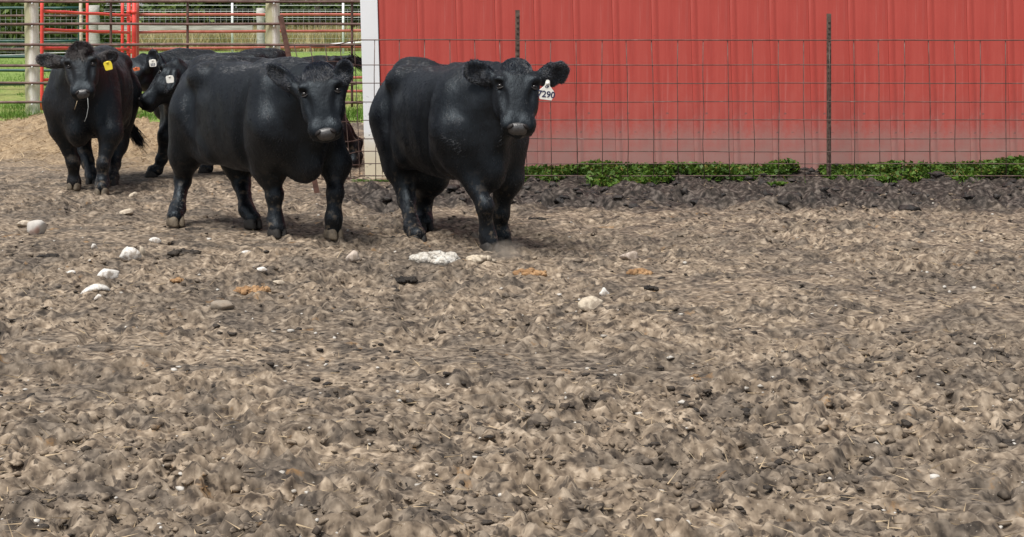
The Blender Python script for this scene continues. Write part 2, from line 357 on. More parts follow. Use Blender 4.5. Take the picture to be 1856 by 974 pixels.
# ------------------------------------------------------------------ stones and dung, one by one
def stone(name, px, py, wpx, hpx, m, label, cat='stone', seed=0, flat=None, peak=0, rough=.10, rz=0, group=None):
    """px, py: middle of the stone's foot line; wpx, hpx: its width and height as seen"""
    g = G(px, py); sc = g[1] / F_PX
    V, Fc = ICO3; r = np.random.default_rng(seed + int(px))
    q = V * 1.0
    for i in range(5):
        dvec = r.normal(size=3); dvec /= np.linalg.norm(dvec); fr = r.uniform(1.2, 3.2)
        q = q * (1 + rough * r.uniform(.5, 1) * np.sin(fr * (V @ dvec) * 2 + r.uniform(0, 6)))[:, None]
    if peak: q[:, :2] *= (1 - peak * np.clip((q[:, 2:3] + .3) / 1.3, 0, 1))
    for i in range(11):
        dvec = r.normal(size=3); dvec /= np.linalg.norm(dvec); q = q - dvec * np.maximum(q @ dvec - r.uniform(.5, .8), 0)[:, None] * .85
    q = q * (1 + .035 * fbm(V[:, 0] * 4 + V[:, 2] * 3 + seed, V[:, 1] * 4 - V[:, 2] * 2, 5, 3))[:, None]
    lo, hi = q.min(0), q.max(0); q = (q - (lo + hi) / 2) / (hi - lo)
    w = wpx * sc; h = hpx * sc * 1.02
    dep = w * (.75 if flat is None else flat)
    q = q * np.array([w, dep, h * 1.3])
    z = float(height(g[0], g[1])); lift = h * .37
    o = link(name, mesh(name, q, Fc, True), m, loc=(g[0], g[1] + dep * .3, z + lift), rot=(0, 0, rz))
    return tag(o, label, cat, group)
m_white = simple('white limestone', [(.3, (.48, .45, .40)), (.5, (.66, .64, .60)), (.7, (.78, .76, .73))], 5, .8, .5, .02, 25, soil=11)
m_round = NB('round granite'); _c = m_round.ramp(m_round.noise(9, 4), [(.3, (.40, .37, .33)), (.7, (.60, .57, .53))])
_c = m_round.mix(m_round.ramp(m_round.noise(4.1, 2), [(.60, 0.), (.66, .8)]), _c, (.35, .19, .14)); m_round.bump(m_round.noise(40), .3); m_round = m_round.out(_c, .8)
m_pink = simple('pinkish stone', [(.3, (.46, .38, .32)), (.7, (.62, .53, .46))], 7, .8, .4, .01, 30, soil=11)
m_tan = simple('tan stone', [(.3, (.42, .35, .26)), (.7, (.66, .58, .46))], 9, .8, .5, .01, 30, soil=11)
m_grey = simple('muddy grey stone', [(.3, (.20, .165, .13)), (.7, (.36, .31, .25))], 9, .85, .5, .01, 30, soil=9)
m_crumb = simple('crumbling white plaster', [(.34, (.13, .105, .085)), (.47, (.50, .46, .40)), (.72, (.76, .74, .69))], 14, .9, 1, .03, 30)
m_or = simple('orange brown dung', [(.3, (.16, .085, .04)), (.55, (.36, .21, .10)), (.8, (.52, .34, .19))], 12, .85, .9, .02, 45)
m_bl = simple('black dung', [(.3, (.008, .007, .007)), (.7, (.035, .027, .02))], 20, .8, .9, .02, 50)
STONES = [
 (65, 430, 35, 25, m_round, 'round grey stone with a rusty spot, biggest at far left', 0, .8, 0, .05),
 (44, 415, 28, 11, m_tan, 'flat tan stone just behind the round grey stone', 1, .7, 0, .06),
 (236, 478, 42, 25, m_white, 'peaked white rock like a small pyramid', 2, .6, .62, .10),
 (258, 472, 11, 17, m_tan, 'small upright tan chip beside the peaked white rock', 3, .8, .3, .08),
 (195, 505, 41, 16, m_white, 'smooth flat white stone above the shell shaped stone', 4, .6, 0, .05),
 (163, 541, 28, 8, m_white, 'white chip under the front of the shell shaped stone', 5, .6, 0, .1),
 (177, 551, 15, 9, m_white, 'small white pebble lowest in the photo at the left', 6, .9, 0, .05),
 (129, 505, 16, 8, m_white, 'small white pebble left of the smooth flat white stone', 7, .8, 0, .05),
 (171, 460, 12, 9, m_white, 'tiny round white pebble left of the peaked rock', 8, .9, 0, .05),
 (281, 448, 23, 10, m_white, 'white chip behind and right of the peaked white rock', 9, .6, .2, .12),
 (449, 463, 24, 6, m_white, 'thin white sliver lying flat before the middle cow', 10, .5, 0, .06),
 (475, 494, 20, 10, m_white, 'small white stone in the middle foreground above the orange dung', 11, .8, .2, .06),
 (640, 481, 27, 19, m_pink, 'pale pink wedge shaped stone between the two front cows', 12, .8, .3, .08),
 (1141, 467, 35, 13, m_pink, 'flat oval pinkish stone on open mud right of the cow', 14, .7, 0, .05),
 (1072, 556, 47, 26, m_tan, 'large smooth tan stone in the right foreground', 15, .8, .1, .07),
 (1097, 526, 20, 15, m_white, 'crumpled white chip just above the large tan stone', 16, .8, .2, .16),
 (1124, 336, 18, 9, m_white, 'white stone on the mud bank under the weeds', 17, .8, 0, .08),
 (403, 562, 44, 19, m_grey, 'muddy grey stone half sunk in the centre foreground'
, 18, .8, 0, .10),
 (505, 515, 22, 7, m_tan, 'small grey tan stone right of the orange dung', 19, .7, 0, .08),
 (228, 396, 26, 10, m_tan, 'pale flat stone lying behind the peaked white rock', 20, .8, 0, .07),
 (241, 362, 17, 10, m_tan, 'pale stone near the left cow front hooves', 21, .8, 0, .07)]
for (px, py, w, h, m, lab, sd_, fl, pk, ro) in STONES:
    stone('stone', px, py, w, h, m, lab, 'stone', sd_, fl, pk, ro, group='stones on the mud')
# hollow shell-shaped white stone: a curved shard standing over its own hollow
g = G(172, 540); sc = g[1] / F_PX; vs = []; fs = []
for i in range(15):
    t = i / 14
    for j in range(6):
        a = math.pi * (.18 + .72 * j / 5); rr = math.sin(math.pi * min(1, t * .93 + .05)) ** .55
        vs.append(((t - .5) * 54 * sc, -math.cos(a) * 16 * sc * rr, math.sin(a) * 20 * sc * rr + (t - .5) * 9 * sc))
for i in range(14):
    for j in range(5): k0 = i * 6 + j; fs.append((k0, k0 + 6, k0 + 7, k0 + 1))
o = link('stone', mesh('shell', vs, fs, True), m_white, loc=(g[0], g[1] + .02, float(height(g[0], g[1])) + .012), rot=(0, 0, .1))
sm = o.modifiers.new('thick', 'SOLIDIFY'); sm.thickness = .018; sm.offset = -1
tag(o, 'curved white shell shaped stone with a dark hollow below', 'stone', 'stones on the mud')
def crumble(name, px, py, wpx, hpx, n, m, label, cat, seed, sizes=(.35, .8), group=None):
    """an uneven heap of overlapping crumbs, merged by their shared core"""
    g = G(px, py); sc = g[1] / F_PX; r = np.random.default_rng(seed + 100); V, Fc = ICO2
    w, h = wpx * sc * .5, hpx * sc; vs = []; n = int(max(14, wpx * .8))
    core = V * (1 + .12 * r.normal(size=(len(V), 1))) * np.array([w * .86, w * .5, h * .55]) + np.array([0, 0, h * .05]); vs.append(core)
    for i in range(n):
        a = r.uniform(0, 6.28); q_ = math.sqrt(r.uniform(0, 1)) * .92; top = math.sqrt(max(0, 1 - q_ * q_)) * (.55 + .45 * vn(np.array([q_ * math.cos(a) * 3]), np.array([q_ * math.sin(a) * 3]), seed)[0])
        c = np.array([math.cos(a) * q_ * w, math.sin(a) * q_ * w * .6, top * h * r.uniform(.35, .75)]); s_ = h * r.uniform(.16, .36) + .004
        vs.append(V * (1 + .20 * r.normal(size=(len(V), 1))) * np.array([s_ * r.uniform(.8, 1.5), s_, s_ * r.uniform(.6, 1.0)]) + c)
    v = np.concatenate(vs); f = np.concatenate([Fc + i * len(V) for i in range(len(vs))])
    o = link(name, mesh(name, v, f, True), m, loc=(g[0], g[1], float(height(g[0], g[1])) - .004))
    return tag(o, label, cat, group)
crumble('plaster_lump', 786, 478, 80, 30, 34, m_crumb, 'crumbly white lump of lime in front of the right cow', 'lime lump', 3, (.20, .50))
crumble('dung_pile', 870, 477, 48, 18, 9, m_tan, 'broken tan and brown clods under the right cow front hoof', 'dung', 5, (.3, .7), 'dung on the mud')
crumble('dung_pile', 455, 526, 70, 13, 12, m_or, 'long orange brown dung pat in the middle foreground', 'dung', 6, (.5, .9), 'dung on the mud')
crumble('dung_pile', 321, 513, 22, 9, 4, m_or, 'small orange clod left of the long orange dung pat', 'dung', 7, (.5, .9), 'dung on the mud')
crumble('dung_pile', 962, 494, 64, 14, 12, m_or, 'orange brown dung scattered right of the lime lump', 'dung', 8, (.35, .8), 'dung on the mud')
crumble('dung_pile', 1160, 492, 44, 12, 8, m_or, 'orange brown dung below the flat oval pinkish stone', 'dung', 9, (.35, .7), 'dung on the mud')
crumble('dung_pile', 333, 465, 58, 14, 11, m_dark, 'dark brown dung pat before the middle cow hind hoof', 'dung', 10, (.4, .8), 'dung on the mud')
crumble('dung_pile', 733, 505, 56, 10, 8, m_bl, 'black dung below and left of the lime lump', 'dung', 11, (.4, .8), 'dung on the mud')
crumble('dung_pile', 977, 397, 42, 8, 6, m_bl, 'black dung strip on open mud right of the right cow', 'dung', 12, (.4, .8), 'dung on the mud')
crumble('dung_pile', 90, 470, 52, 9, 6, m_bl, 'black dung below the round grey stone', 'dung', 13, (.4, .8), 'dung on the mud')
crumble('dung_pile', 352, 418, 36, 9, 5, m_dark, 'dark clod beside the middle cow raised hind hoof', 'dung', 14, (.5, .9), 'dung on the mud')
crumble('dung_pile', 1180, 522, 24, 9, 4, m_bl, 'black clod right of the crumpled white chip', 'dung', 15, (.5, .9), 'dung on the mud')

# ------------------------------------------------------------------ barn
LEAN = .028
def sheared(me):
    for v in me.vertices: v.co.x -= LEAN * v.co.z
    return me
b = NB('red painted steel siding'); z = b.pos()[2]
stre = b.vec((5, 5, .35))
c = b.ramp(b.noise(1.6, 5, .6, stre), [(.3, (.37, .052, .041)), (.5, (.45, .066, .051)), (.72, (.50, .090, .070))])
c = b.mix(b.ramp(b.noise(26, 4, .7), [(.64, 0.), (.74, .6)]), c, (.30, .05, .042))
c = b.mix(b.ramp(b.noise(3.0, 6, .7, b.vec((9, 9, .22))), [(.56, 0.), (.72, .45)]), c, (.58, .23, .20))
spl = b.math('ADD', z, b.math('MULTIPLY', b.math('SUBTRACT', b.noise(4.5, 7, .78), .5), 1.1))
c = b.mix(b.ramp(spl, [(.22, .84), (.46, .52), (.68, .12), (1.0, 0.)]), c, (.37, .225, .20))
c = b.mix(b.math('MULTIPLY', b.ramp(b.noise(13, 4, .6, b.vec((1, 1, 1.6))), [(.66, 0.), (.70, 1.)]), b.ramp(z, [(.2, .8), (.9, .5), (1.3, 0.)])), c, (.14, .10, .09))
b.bump(b.noise(8, 3), .12, .01)
m_red = b.out(c, .42, .4)
b = NB('white trim paint'); z = b.pos()[2]
c = b.ramp(b.noise(3, 4, .5, b.vec((1, 1, .4))), [(.3, (.76, .77, .78)), (.7, (.84, .85, .86))])
zz = b.math('ADD', z, b.math('MULTIPLY', b.math('SUBTRACT', b.noise(7, 4), .5), .25))
c = b.mix(b.ramp(zz, [(.18, .75), (.36, .6), (.52, 0.)]), c, (.60, .50, .30))
c = b.mix(b.math('MULTIPLY', b.ramp(b.noise(22, 3, .6, b.vec((1, 1, 1.7))), [(.64, 0.), (.67, 1.)]), b.ramp(z, [(.25, .8), (.8, .7), (.95, 0.)])), c, (.09, .08, .075))
m_trim = b.out(c, .5, .4)
m_bark = simple('dark old timber', [(.3, (.03, .024, .02)), (.7, (.10, .08, .065))], 6, .9, .8, .02, 20, stretch=(3, 3, .4))
m_steel = simple('grey roofing steel', [(.3, (.32, .32, .33)), (.7, (.42, .42, .42))], 3, .5, .1)
BW, BD, BH = 8.9, 7.0, 3.3
barn = empty('barn', (.362, 16.95, 0), (0, 0, math.radians(-1.8)))
tag(barn, 'red metal sided barn with a white corner board and muddy lower wall', 'barn')
link('back_wall', sheared(box((.02, BD, 0), (BW, BD + .05, BH))), m_red, barn)
link('side_wall', sheared(box((.01, .04, 0), (.05, BD, BH))), m_red, barn)
link('side_wall', sheared(box((BW - .05, .04, 0), (BW, BD, BH))), m_red, barn)
link('wall_frame', sheared(box((.06, .035, .02), (BW - .06, .07, BH))), m_bark, barn)
prof = [(0, 0), (.014, -.009), (.054, -.009), (.069, 0), (.077, -.0025), (.3945, 0)]
vs = []; fs = []
for (px_, py_) in prof: vs += [(px_, py_, 0), (px_, py_, BH - .075)]
n = len(prof)
for (px_, py_) in prof: vs += [(px_, py_ + .012, 0), (px_, py_ + .012, BH - .075)]
for i in range(n - 1):
    fs.append((2 * i, 2 * i + 2, 2 * i + 3, 2 * i + 1)); k = 2 * n; fs.append((k + 2 * i, k + 2 * i + 1, k + 2 * i + 3, k + 2 * i + 2))
pm = sheared(mesh('siding_panel', vs, fs)); pm.materials.append(m_red)
for i in range(21):
    xl = .170 + i * .397
    if xl + .39 > BW: break
    link('siding_panel', pm, None, barn, (xl - LEAN * .075, rng.uniform(-.001, .001), .075))
link('corner_board', sheared(box((-.012, -.03, .0), (.165, .03, BH), .004)), m_trim, barn)
link('base_board', sheared(box((.168, -.027, .015), (BW, .03, .075), .004)), m_trim, barn)
link('fascia', sheared(box((-.2, -.26, BH), (BW + .2, -.22, BH + .16))), m_trim, barn)
rf = bmesh.new()
for (y0, z0, y1, z1) in ((-.3, BH + .17, BD / 2, BH + 1.5), (BD / 2, BH + 1.5, BD + .3, BH + .17)):
    q = [rf.verts.new(p) for p in ((-.3, y0, z0), (BW + .3, y0, z0), (BW + .3, y1, z1), (-.3, y1, z1))]; rf.faces.new(q)
o = link('roof', sheared(bm_mesh('roof', rf)), m_steel, barn); mo = o.modifiers.new('t', 'SOLIDIFY'); mo.thickness = .05

# ------------------------------------------------------------------ woven wire fence in front of the barn
b = NB('rusty fence wire'); m_wire = b.out(b.ramp(b.noise(9, 4), [(.3, (.06, .033, .027)), (.6, (.13, .085, .072)), (.8, (.30, .24, .22))]), .6, .4)
m_rust = simple('rusty brown steel', [(.3, (.055, .028, .022)), (.55, (.13, .062, .045)), (.75, (.22, .12, .09))], 11, .75, .5, .004, 50)
FY = 16.42
wf = empty('wire_fence', (.3, FY, 0)); tag(wf, 'rusty woven wire fence standing in front of the red barn wall', 'fence')
WROW = [73, 118, 151, 185, 218, 252, 275, 297, 319]
WZ = [CAMH - (y - HY) * FY / F_PX for y in WROW]
X0, X1 = (655 - CX) * FY / F_PX, 7.9
for k, zz in enumerate(WZ):
    pts = [(x - .3, .012 * math.sin(x * 1.3 + k), zz + .006 * fbm(x * 1.1, k * 3.7, 60)) for x in np.linspace(X0, X1, 60)]
    link('horizontal_wire', tube(pts, .0058 if k in (0, 8) else .0047, 5), m_wire, wf)
vx0 = (998.6 - CX) * FY / F_PX; vs_ = [vx0 + i * .2506 for i in range(-8, 25)]
for i, x in enumerate(vs_):
    if x < X0: continue
    j = rng.uniform(-.008, .008, 5)
    pts = [(x - .3 + (.012 * (1 - t) + j[int(t * 4)]), .006 + .012 * math.sin(x * 1.3), WZ[-1] - .04 + t * (WZ[0] - WZ[-1] + .04)) for t in (0, .25, .5, .75, 1)]
    link('vertical_wire', tube(pts, .0042, 5), m_wire, wf)
def t_post(name, h, m, parent, loc, lean=0):
    bm = bmesh.new()
    for (a, c) in (((-.022, -.004, 0), (.022, .004, h)), ((-.005, .0045, 0), (.005, .034, h))):
        r = bmesh.ops.create_cube(bm, size=1)
        for v in r['verts']: v.co = Vector([(a[i] + c[i]) / 2 + v.co[i] * (c[i] - a[i]) for i in range(3)])
    for i in range(int(h / .055)):
        r = bmesh.ops.create_cube(bm, size=1)
        for v in r['verts']: v.co = Vector((v.co.x * .022, -.009 + v.co.y * .009, .03 + i * .055 + v.co.z * .024))
    return link(name, bm_mesh(name, bm), m, parent, loc, (0, lean, 0))
m_tp = simple('weathered brown steel post', [(.3, (.045, .03, .024)), (.6, (.13, .09, .07)), (.8, (.26, .20, .16))], 14, .75, .4, .004, 50)
xp = (938 - CX) * (FY + .06) / F_PX
t_post('steel_post', 1.735, m_tp, wf, (xp - .3, .06, 0)); t_post('steel_post', 1.70, m_tp, wf, (xp + 3.1 - .3, .06, 0))
# leaning post and the slack end of the wire
LB, LT = P(577, 362, 15.45), P(508, 28, 15.45)
dv = LT - LB; L = float(np.linalg.norm(dv)); an = math.atan2(dv[0], dv[2])
bm = bmesh.new()
for (a, c) in (((-.024, -.003, -.2), (.024, .003, L)), ((.018, .0035, -.2), (.024, .045, L))):
    r = bmesh.ops.create_cube(bm, size=1)
    for v in r['verts']: v.co = Vector([(a[i] + c[i]) / 2 + v.co[i] * (c[i] - a[i]) for i in range(3)])
lp = empty('leaning_post', tuple(LB)); tag(lp, 'bent rusty steel post leaning left beside the white barn corner', 'fence post')
link('angle_iron', bm_mesh('angle_iron', bm), m_rust, lp, (0, 0, 0), (0, an, 0))
link('wire_tie', tube([(-.03, -.008, 0), (0, -.012, .004), (.03, -.008, .006), (.03, .05, 0)], .005, 5), m_trim, lp, tuple(P(523, 105, 15.45) - LB))
sf = empty('slack_wire_fence', (0, 15.9, 0)); tag(sf, 'slack sagging wire mesh strung from the leaning post to the barn corner', 'fence')
def spt(s, y):                                            # s from post (0) to barn corner (1); y: row height in photo rows at the corner
    yl = {73: 84, 118: 116}.get(y, y + 3)
    a = P(577 - (362 - yl) * .2066, yl, 15.45); c = P(655, y, FY)
    p = a * (1 - s) + c * s; p[2] -= .025 * math.sin(math.pi * s) * (1 if y != 118 else -1); return p
for k, y in enumerate(WROW):
    pts = [spt(s, y) - np.array([0, 15.9, 0]) + np.array([0, .02 * math.sin(s * 5 + k), .008 * math.sin(s * 9 + 2 * k)]) for s in np.linspace(0, 1, 14)]
    link('horizontal_wire', tube(pts, .0052, 5), m_wire, sf)
for s in (.10, .30, .50, .70, .90):
    pts = [spt(min(1, s + .07 * i / 8), y) - np.array([0, 15.9, 0]) + np.array([0, 0, .0]) for i, y in enumerate(WROW)]
    link('vertical_wire', tube(pts, .0046, 5), m_wire, sf)

# ------------------------------------------------------------------ pipe fences, gates and posts behind the yard
m_pipe = simple('dark rusty pipe', [(.3, (.060, .034, .030)), (.55, (.135, .078, .066)), (.8, (.24, .16, .14))], 5, .65, .3, .004, 40)
m_redpipe = simple('faded red pipe', [(.3, (.38, .10, .075)), (.55, (.52, .16, .125)), (.8, (.60, .30, .24))], 4, .6, .2, .003, 40)
m_redgate = simple('bright red gate paint', [(.3, (.68, .055, .045)), (.6, (.78, .085, .068)), (.85, (.80, .22, .17))], 5, .45, .15, .003, 40)
m_green = simple('dark green gate paint', [(.3, (.010, .040, .034)), (.6, (.018, .075, .062)), (.85, (.10, .19, .17))], 5, .45, .15, .003, 40)
b = NB('weathered mossy wood'); xx = b.n('ShaderNodeSeparateXYZ'); b.l(b.co.outputs['Object'], xx.inputs[0])
gr = b.noise(5, 6, .65, b.vec((6, 6, .5)))
c = b.ramp(gr, [(.3, (.66, .63, .54)), (.5, (.80, .78, .72)), (.8, (.86, .85, .82))])
mo = b.math('ADD', b.math('MULTIPLY', xx.outputs[0], -4.5), b.math('MULTIPLY', b.noise(3, 5, .65, b.vec((1, 1, .5))), 1.0))
c = b.mix(b.ramp(mo, [(.40, 0.), (.62, .85)]), c, (.40, .38, .21))
b.bump(gr, .6, .02); m_wood = b.out(c, .85, .3)
m_wood2 = simple('pale grey timber', [(.3, (.30, .29, .26)), (.6, (.48, .47, .44)), (.85, (.66, .66, .63))], 4, .85, .5, .01, 30, stretch=(.6, 5, 5))
m_galv = simple('pale galvanised steel', [(.3, (.60, .62, .62)), (.7, (.78, .80, .80))], 4, .5, 0)
m_wire2 = simple('dull galvanised wire', [(.3, (.30, .31, .30)), (.7, (.46, .47, .46))], 4, .6, 0)
def log(name, h, r, m, parent, loc, seed=0):
    rr = np.random.default_rng(seed); pts = []; rad = []
    for t in np.linspace(0, 1, 14): pts.append((.012 * math.sin(3 * t + seed), .01 * math.cos(4 * t), -.3 + t * (h + .3))); rad.append(r * (1 + .05 * rr.normal()) * (1.04 - .08 * t))
    return link(name, tube(pts, rad, 14), m, parent, loc)
def rail(name, p, q, r, m, parent, org, sag=0.0, n=9):
    p = np.asarray(p) - org; q = np.asarray(q) - org
    pts = [p + (q - p) * t + np.array([0, 0, -sag * 4 * t * (1 - t) + .004 * math.sin(t * 17 + p[2] * 9)]) for t in np.linspace(0, 1, n)]
    return link(name, tube(pts, r, 8), m, parent)
YF = 26.8
org = np.array([-2.0, YF, 0]); pf = empty('pipe_fence', tuple(org)); tag(pf, 'dark rusty pipe rail fence on two round wooden posts across the back', 'fence')
for y in (3.5, 44.5, 82, 118.5, 151, 186):
    zz = CAMH - (y - HY) * YF / F_PX
    rail('rail', (-7.4, YF, zz), (1.6, YF, zz), .022, m_pipe, pf, org, rng.uniform(-.008, .01), 25)
for px, w, sd_ in ((57.5, 26, 1), (495.5, 27, 2)):
    log('wooden_post', 2.25, w * .5 * YF / F_PX, m_wood, pf, ((px - CX) * (YF + .14) / F_PX + 2.0, .145, 0), sd_)
    for y in (3.5, 44.5, 82, 118.5, 151, 186):
        zz = CAMH - (y - HY) * YF / F_PX
        link('bolt', tube([(0, -.03, 0), (0, .03, 0)], .013, 8), m_galv, pf, ((px - CX + 1) * YF / F_PX + 2.0, 0, zz - .03))
for px in (201, 340, 638): rail('stay', ((px - CX) * (YF + .04) / F_PX, YF + .04, .18), ((px - CX) * (YF + .04) / F_PX, YF + .04, 1.93), .021, m_pipe, pf, org)
# bright red gate
A0, A1 = P(76, 25, 28.5), P(222, 25, 30.8); rg = empty('red_gate', (A0[0], A0[1], 0)); org = np.array([A0[0], A0[1], 0.])
tag(rg, 'bright red tubular steel gate swung open behind the left wooden post', 'gate')
for zl in (1.743, 1.424, 1.11, .83, .56, .28): rail('rail', (A0[0], A0[1], zl), (A1[0] + .12, A1[1], zl - .075), .027, m_redgate, rg, org)
for t, r_, z1 in ((0, .032, 2.0), (.545, .026, 1.95), (1.0, .03, 1.95)):
    p = A0 * (1 - t) + A1 * t
    rail('stile', (p[0], p[1] - .01 * t, .02), (p[0], p[1] - .01 * t, z1), r_, m_redgate, rg, org)
for zl in (1.60, 1.0, .4): link('hinge', box((-.05, -.03, -.04), (.05, .03, .04), .008), m_redgate, rg, tuple(A1 - org + np.array([.13, 0, zl - A1[2]])))
for px, r_ in ((233.5, .034), (243, .042)):
    gp = empty('gate_post', ((px - CX) * 31 / F_PX, 31, 0)); tag(gp, 'bright red steel post at the gate hinge, %s' % ('the thinner left one' if px < 240 else 'the thicker right one'), 'gate post', 'red posts by the gate')
    link('pole', tube([(0, 0, -.2), (0, 0, 1.2), (0, 0, 2.15)], r_, 10), m_redgate, gp); link('cap', tube([(0, 0, 2.15), (0, 0, 2.18)], r_ * 1.08, 10), m_redgate, gp)
    for zl in (.5, 1.1, 1.7): link('collar', tube([(0, 0, zl), (0, 0, zl + .06)], r_ * 1.3, 10), m_redgate, gp)
# faded red panel
A0, A1 = P(250, 25, 31.2), P(720, 25, 34.2); org = np.array([A0[0], A0[1], 0.]); fp = empty('corral_panel', tuple(org)); tag(fp, 'faded red pipe corral panel running right from the red gate', 'fence')
for zl in (1.68, 1.35, 1.03, .71, .40, .12): rail('rail', (A0[0], A0[1], zl), (A1[0], A1[1], zl), .028, m_redpipe, fp, org)
for t in (0, .97): p = A0 * (1 - t) + A1 * t; rail('stile', (p[0], p[1] - .04, .0), (p[0], p[1] - .04, 1.95), .028, m_redpipe, fp, org)
# green gate and a rusty panel further left
A0, A1 = P(-160, 25, 34), P(143, 25, 34); org = np.array([A0[0], 34, 0.]); gg = empty('green_gate', tuple(org)); tag(gg, 'dark green tubular gate behind the left wooden post', 'gate')
for y in (15, 45, 75, 103, 128, 153): zz = CAMH - (y - HY) * 34 / F_PX; rail('rail', (A0[0], 34, zz), (A1[0], 34, zz), .030, m_green, gg, org)
for x in (A0[0], A1[0] + .01): rail('stile', (x, 34.0, .1), (x, 34.0, 1.85), .028, m_green, gg, org)
A0, A1 = P(-170, 25, 36), P(146, 25, 36); org = np.array([A0[0], 36, 0.]); bp = empty('corral_panel', tuple(org)); tag(bp, 'brown pipe corral panel behind the dark green gate', 'fence')
for y in (29, 60, 90, 119): zz = CAMH - (y - HY) * 36 / F_PX; rail('rail', (A0[0], 36, zz), (A1[0], 36, zz), .026, m_pipe, bp, org)
for x in (A0[0], A1[0]): rail('stile', (x, 36.05, .0), (x, 36.05, 1.8), .03, m_pipe, bp, org)
p = P(146, 25, 33.8); o = link('fence_post', tube([(0, 0, -.2), (.01, 0, 1.1), (0, 0, 2.1)], [.036, .034, .033], 10), m_tan, None, (p[0], p[1], 0)); tag(o, 'thin pale wooden post at the end of the dark green gate', 'fence post')
# plank fence in the meadow
org = np.array([-4.0, 41, 0.]); wfz = empty('plank_fence', tuple(org)); tag(wfz, 'pale weathered plank and wire fence between two thick white posts in the meadow', 'fence')
for px, w, top in ((170, 21, 10), (473, 15, 15)):
    p = P(px, top, 41); log('wooden_post', p[2], w * .5 * 41 / F_PX, m_wood2, wfz, (p[0] + 4, 0, 0), px)
p, q = P(178, 55, 40.8), P(458, 42, 40.8); link('plank', box((p[0] + 4, -.19, p[2]), (q[0] + 4, -.15, q[2]), .006), m_wood2, wfz)
link('plank', box((p[0] + 4, -.19, .55), (q[0] + 4, -.15, .70), .006), m_wood2, wfz)
for y in (17, 28, 36, 62, 70, 78, 86, 95): zz = CAMH - (y - HY) * 41 / F_PX; rail('wire', P(-60, y, 41.1), P(700, y, 41.1), .0030, m_wire2, wfz, org)
for px in range(-60, 700, 10):
    p = P(px, 17, 41.1); q = P(px, 100, 41.1); rail('wire', p, q, .0022, m_wire2, wfz, org, n=2)
rail('white_rail', P(480, 89, 40.9), P(660, 76.5, 40.9), .022, m_trim, wfz, org); rail('white_rail', P(-40, 102, 40.9), P(215, 92, 40.9), .012, m_wire2, wfz, org)
# far wire fence on white posts
org = np.array([0, 70., 0]); ff = empty('wire_fence', tuple(org)); tag(ff, 'distant wire fence on slim white posts at the meadow edge', 'fence')
for px in (12, 421, 622, 826): p = P(px, 4, 70); link('post', tube([(p[0], 0, -.2), (p[0], 0, p[2])], .05, 8), m_galv, ff)
for y in (10, 21, 32, 44, 56): rail('wire', P(-300, y, 70), P(1000, y, 70), .010, m_galv, ff, org)

# ------------------------------------------------------------------ meadow, weeds, far trees
xs = np.concatenate([np.linspace(-220, -14, 30), np.linspace(-13, 14, 90), np.linspace(15, 220, 30)]); ys = np.concatenate([np.linspace(25.75, 30, 20), np.linspace(31, 110, 90), np.linspace(115, 420, 20)])
X, Y = np.meshgrid(xs, ys); n, k = X.shape; i = np.arange(n * k).reshape(n, k)
yy = Y.ravel() - (Y.ravel() < 26) * .35 * fbm(X.ravel() * 1.5, Y.ravel() * 0, 3)
zz = .03 + .06 * fbm(X.ravel() * .4, Y.ravel() * .4, 70) - .12 * (Y.ravel() < 25.9)
b = NB('meadow grass'); yv = b.pos()[1]
n1 = b.noise(.55, 5, .6, b.vec((1, .55, 1))); n2 = b.noise(9, 5, .7)
c = b.ramp(n2, [(.3, (.085, .14, .030)), (.5, (.165, .245, .055)), (.7, (.28, .34, .11))])
yl = b.ramp(n2, [(.3, (.17, .15, .05)), (.6, (.34, .29, .12))])
nearm = b.ramp(b.math('MULTIPLY', yv, .01), [(.27, .0), (.29, .75), (.37, .65), (.42, .0)])
c = b.mix(b.math('MULTIPLY', nearm, b.ramp(n1, [(.38, 0.), (.58, 1.)])), c, yl)
b.bump(n2, .8, .05)
o = link('meadow', mesh('meadow', np.stack([X.ravel(), yy, zz], 1), np.stack([i[:-1, :-1], i[:-1, 1:], i[1:, 1:], i[1:, :-1]], -1).reshape(-1, 4), True), b.out(c, .9, .2)); o['kind'] = 'structure'
def leafmat(name, stops, sc, rough=.6):
    b = NB(name); c = b.ramp(b.noise(sc, 3, .6), stops); m = b.out(c, rough, .3)
    tr = b.n('ShaderNodeBsdfTranslucent'); b.l(c, tr.inputs['Color']); ms = b.n('ShaderNodeMixShader'); ms.inputs[0].default_value = .25
    b.l(b.b.outputs[0], ms.inputs[1]); b.l(tr.outputs[0], ms.inputs[2]); b.l(ms.outputs[0], b.t.nodes['Material Output'].inputs['Surface']); return m
m_grass = leafmat('grass blades', [(.3, (.07, .15, .02)), (.6, (.15, .27, .04)), (.8, (.30, .33, .10))], 1.2)
N = 42000; u = rng.random(N); y = 1 / (1 / 25.9 + u * (1 / 60 - 1 / 25.9)); x = rng.uniform(-.27, .06, N) * y
k = (vn(x * .9, y * .5, 81) > .42) | ((y < 27.3) & (vn(x * .8, y, 83) > .3)); x, y = x[k], y[k]; n = len(x)
a = rng.uniform(0, 6.28, n); el = rng.uniform(.6, 1.5, n); d = np.stack([np.cos(a) * np.cos(el), np.sin(a) * np.cos(el), np.sin(el)], 1)
tall = np.where(y < 27.5, rng.uniform(.10, .30, n), rng.uniform(.06, .16, n))
tag(blades('meadow_grass', np.stack([x, y, np.full(n, .0)], 1), d, tall, np.full(n, .016), m_grass), 'green grass growing in the meadow behind the pipe fence', 'grass', kind='stuff')
m_dry = leafmat('dry meadow weeds', [(.3, (.20, .21, .07)), (.5, (.44, .38, .19)), (.75, (.62, .54, .33))], .9)
N = 26000; x = rng.uniform(-12, 5, N); y = 72 + rng.random(N) * 16; a = rng.uniform(0, 6.28, N); el = rng.uniform(.9, 1.5, N)
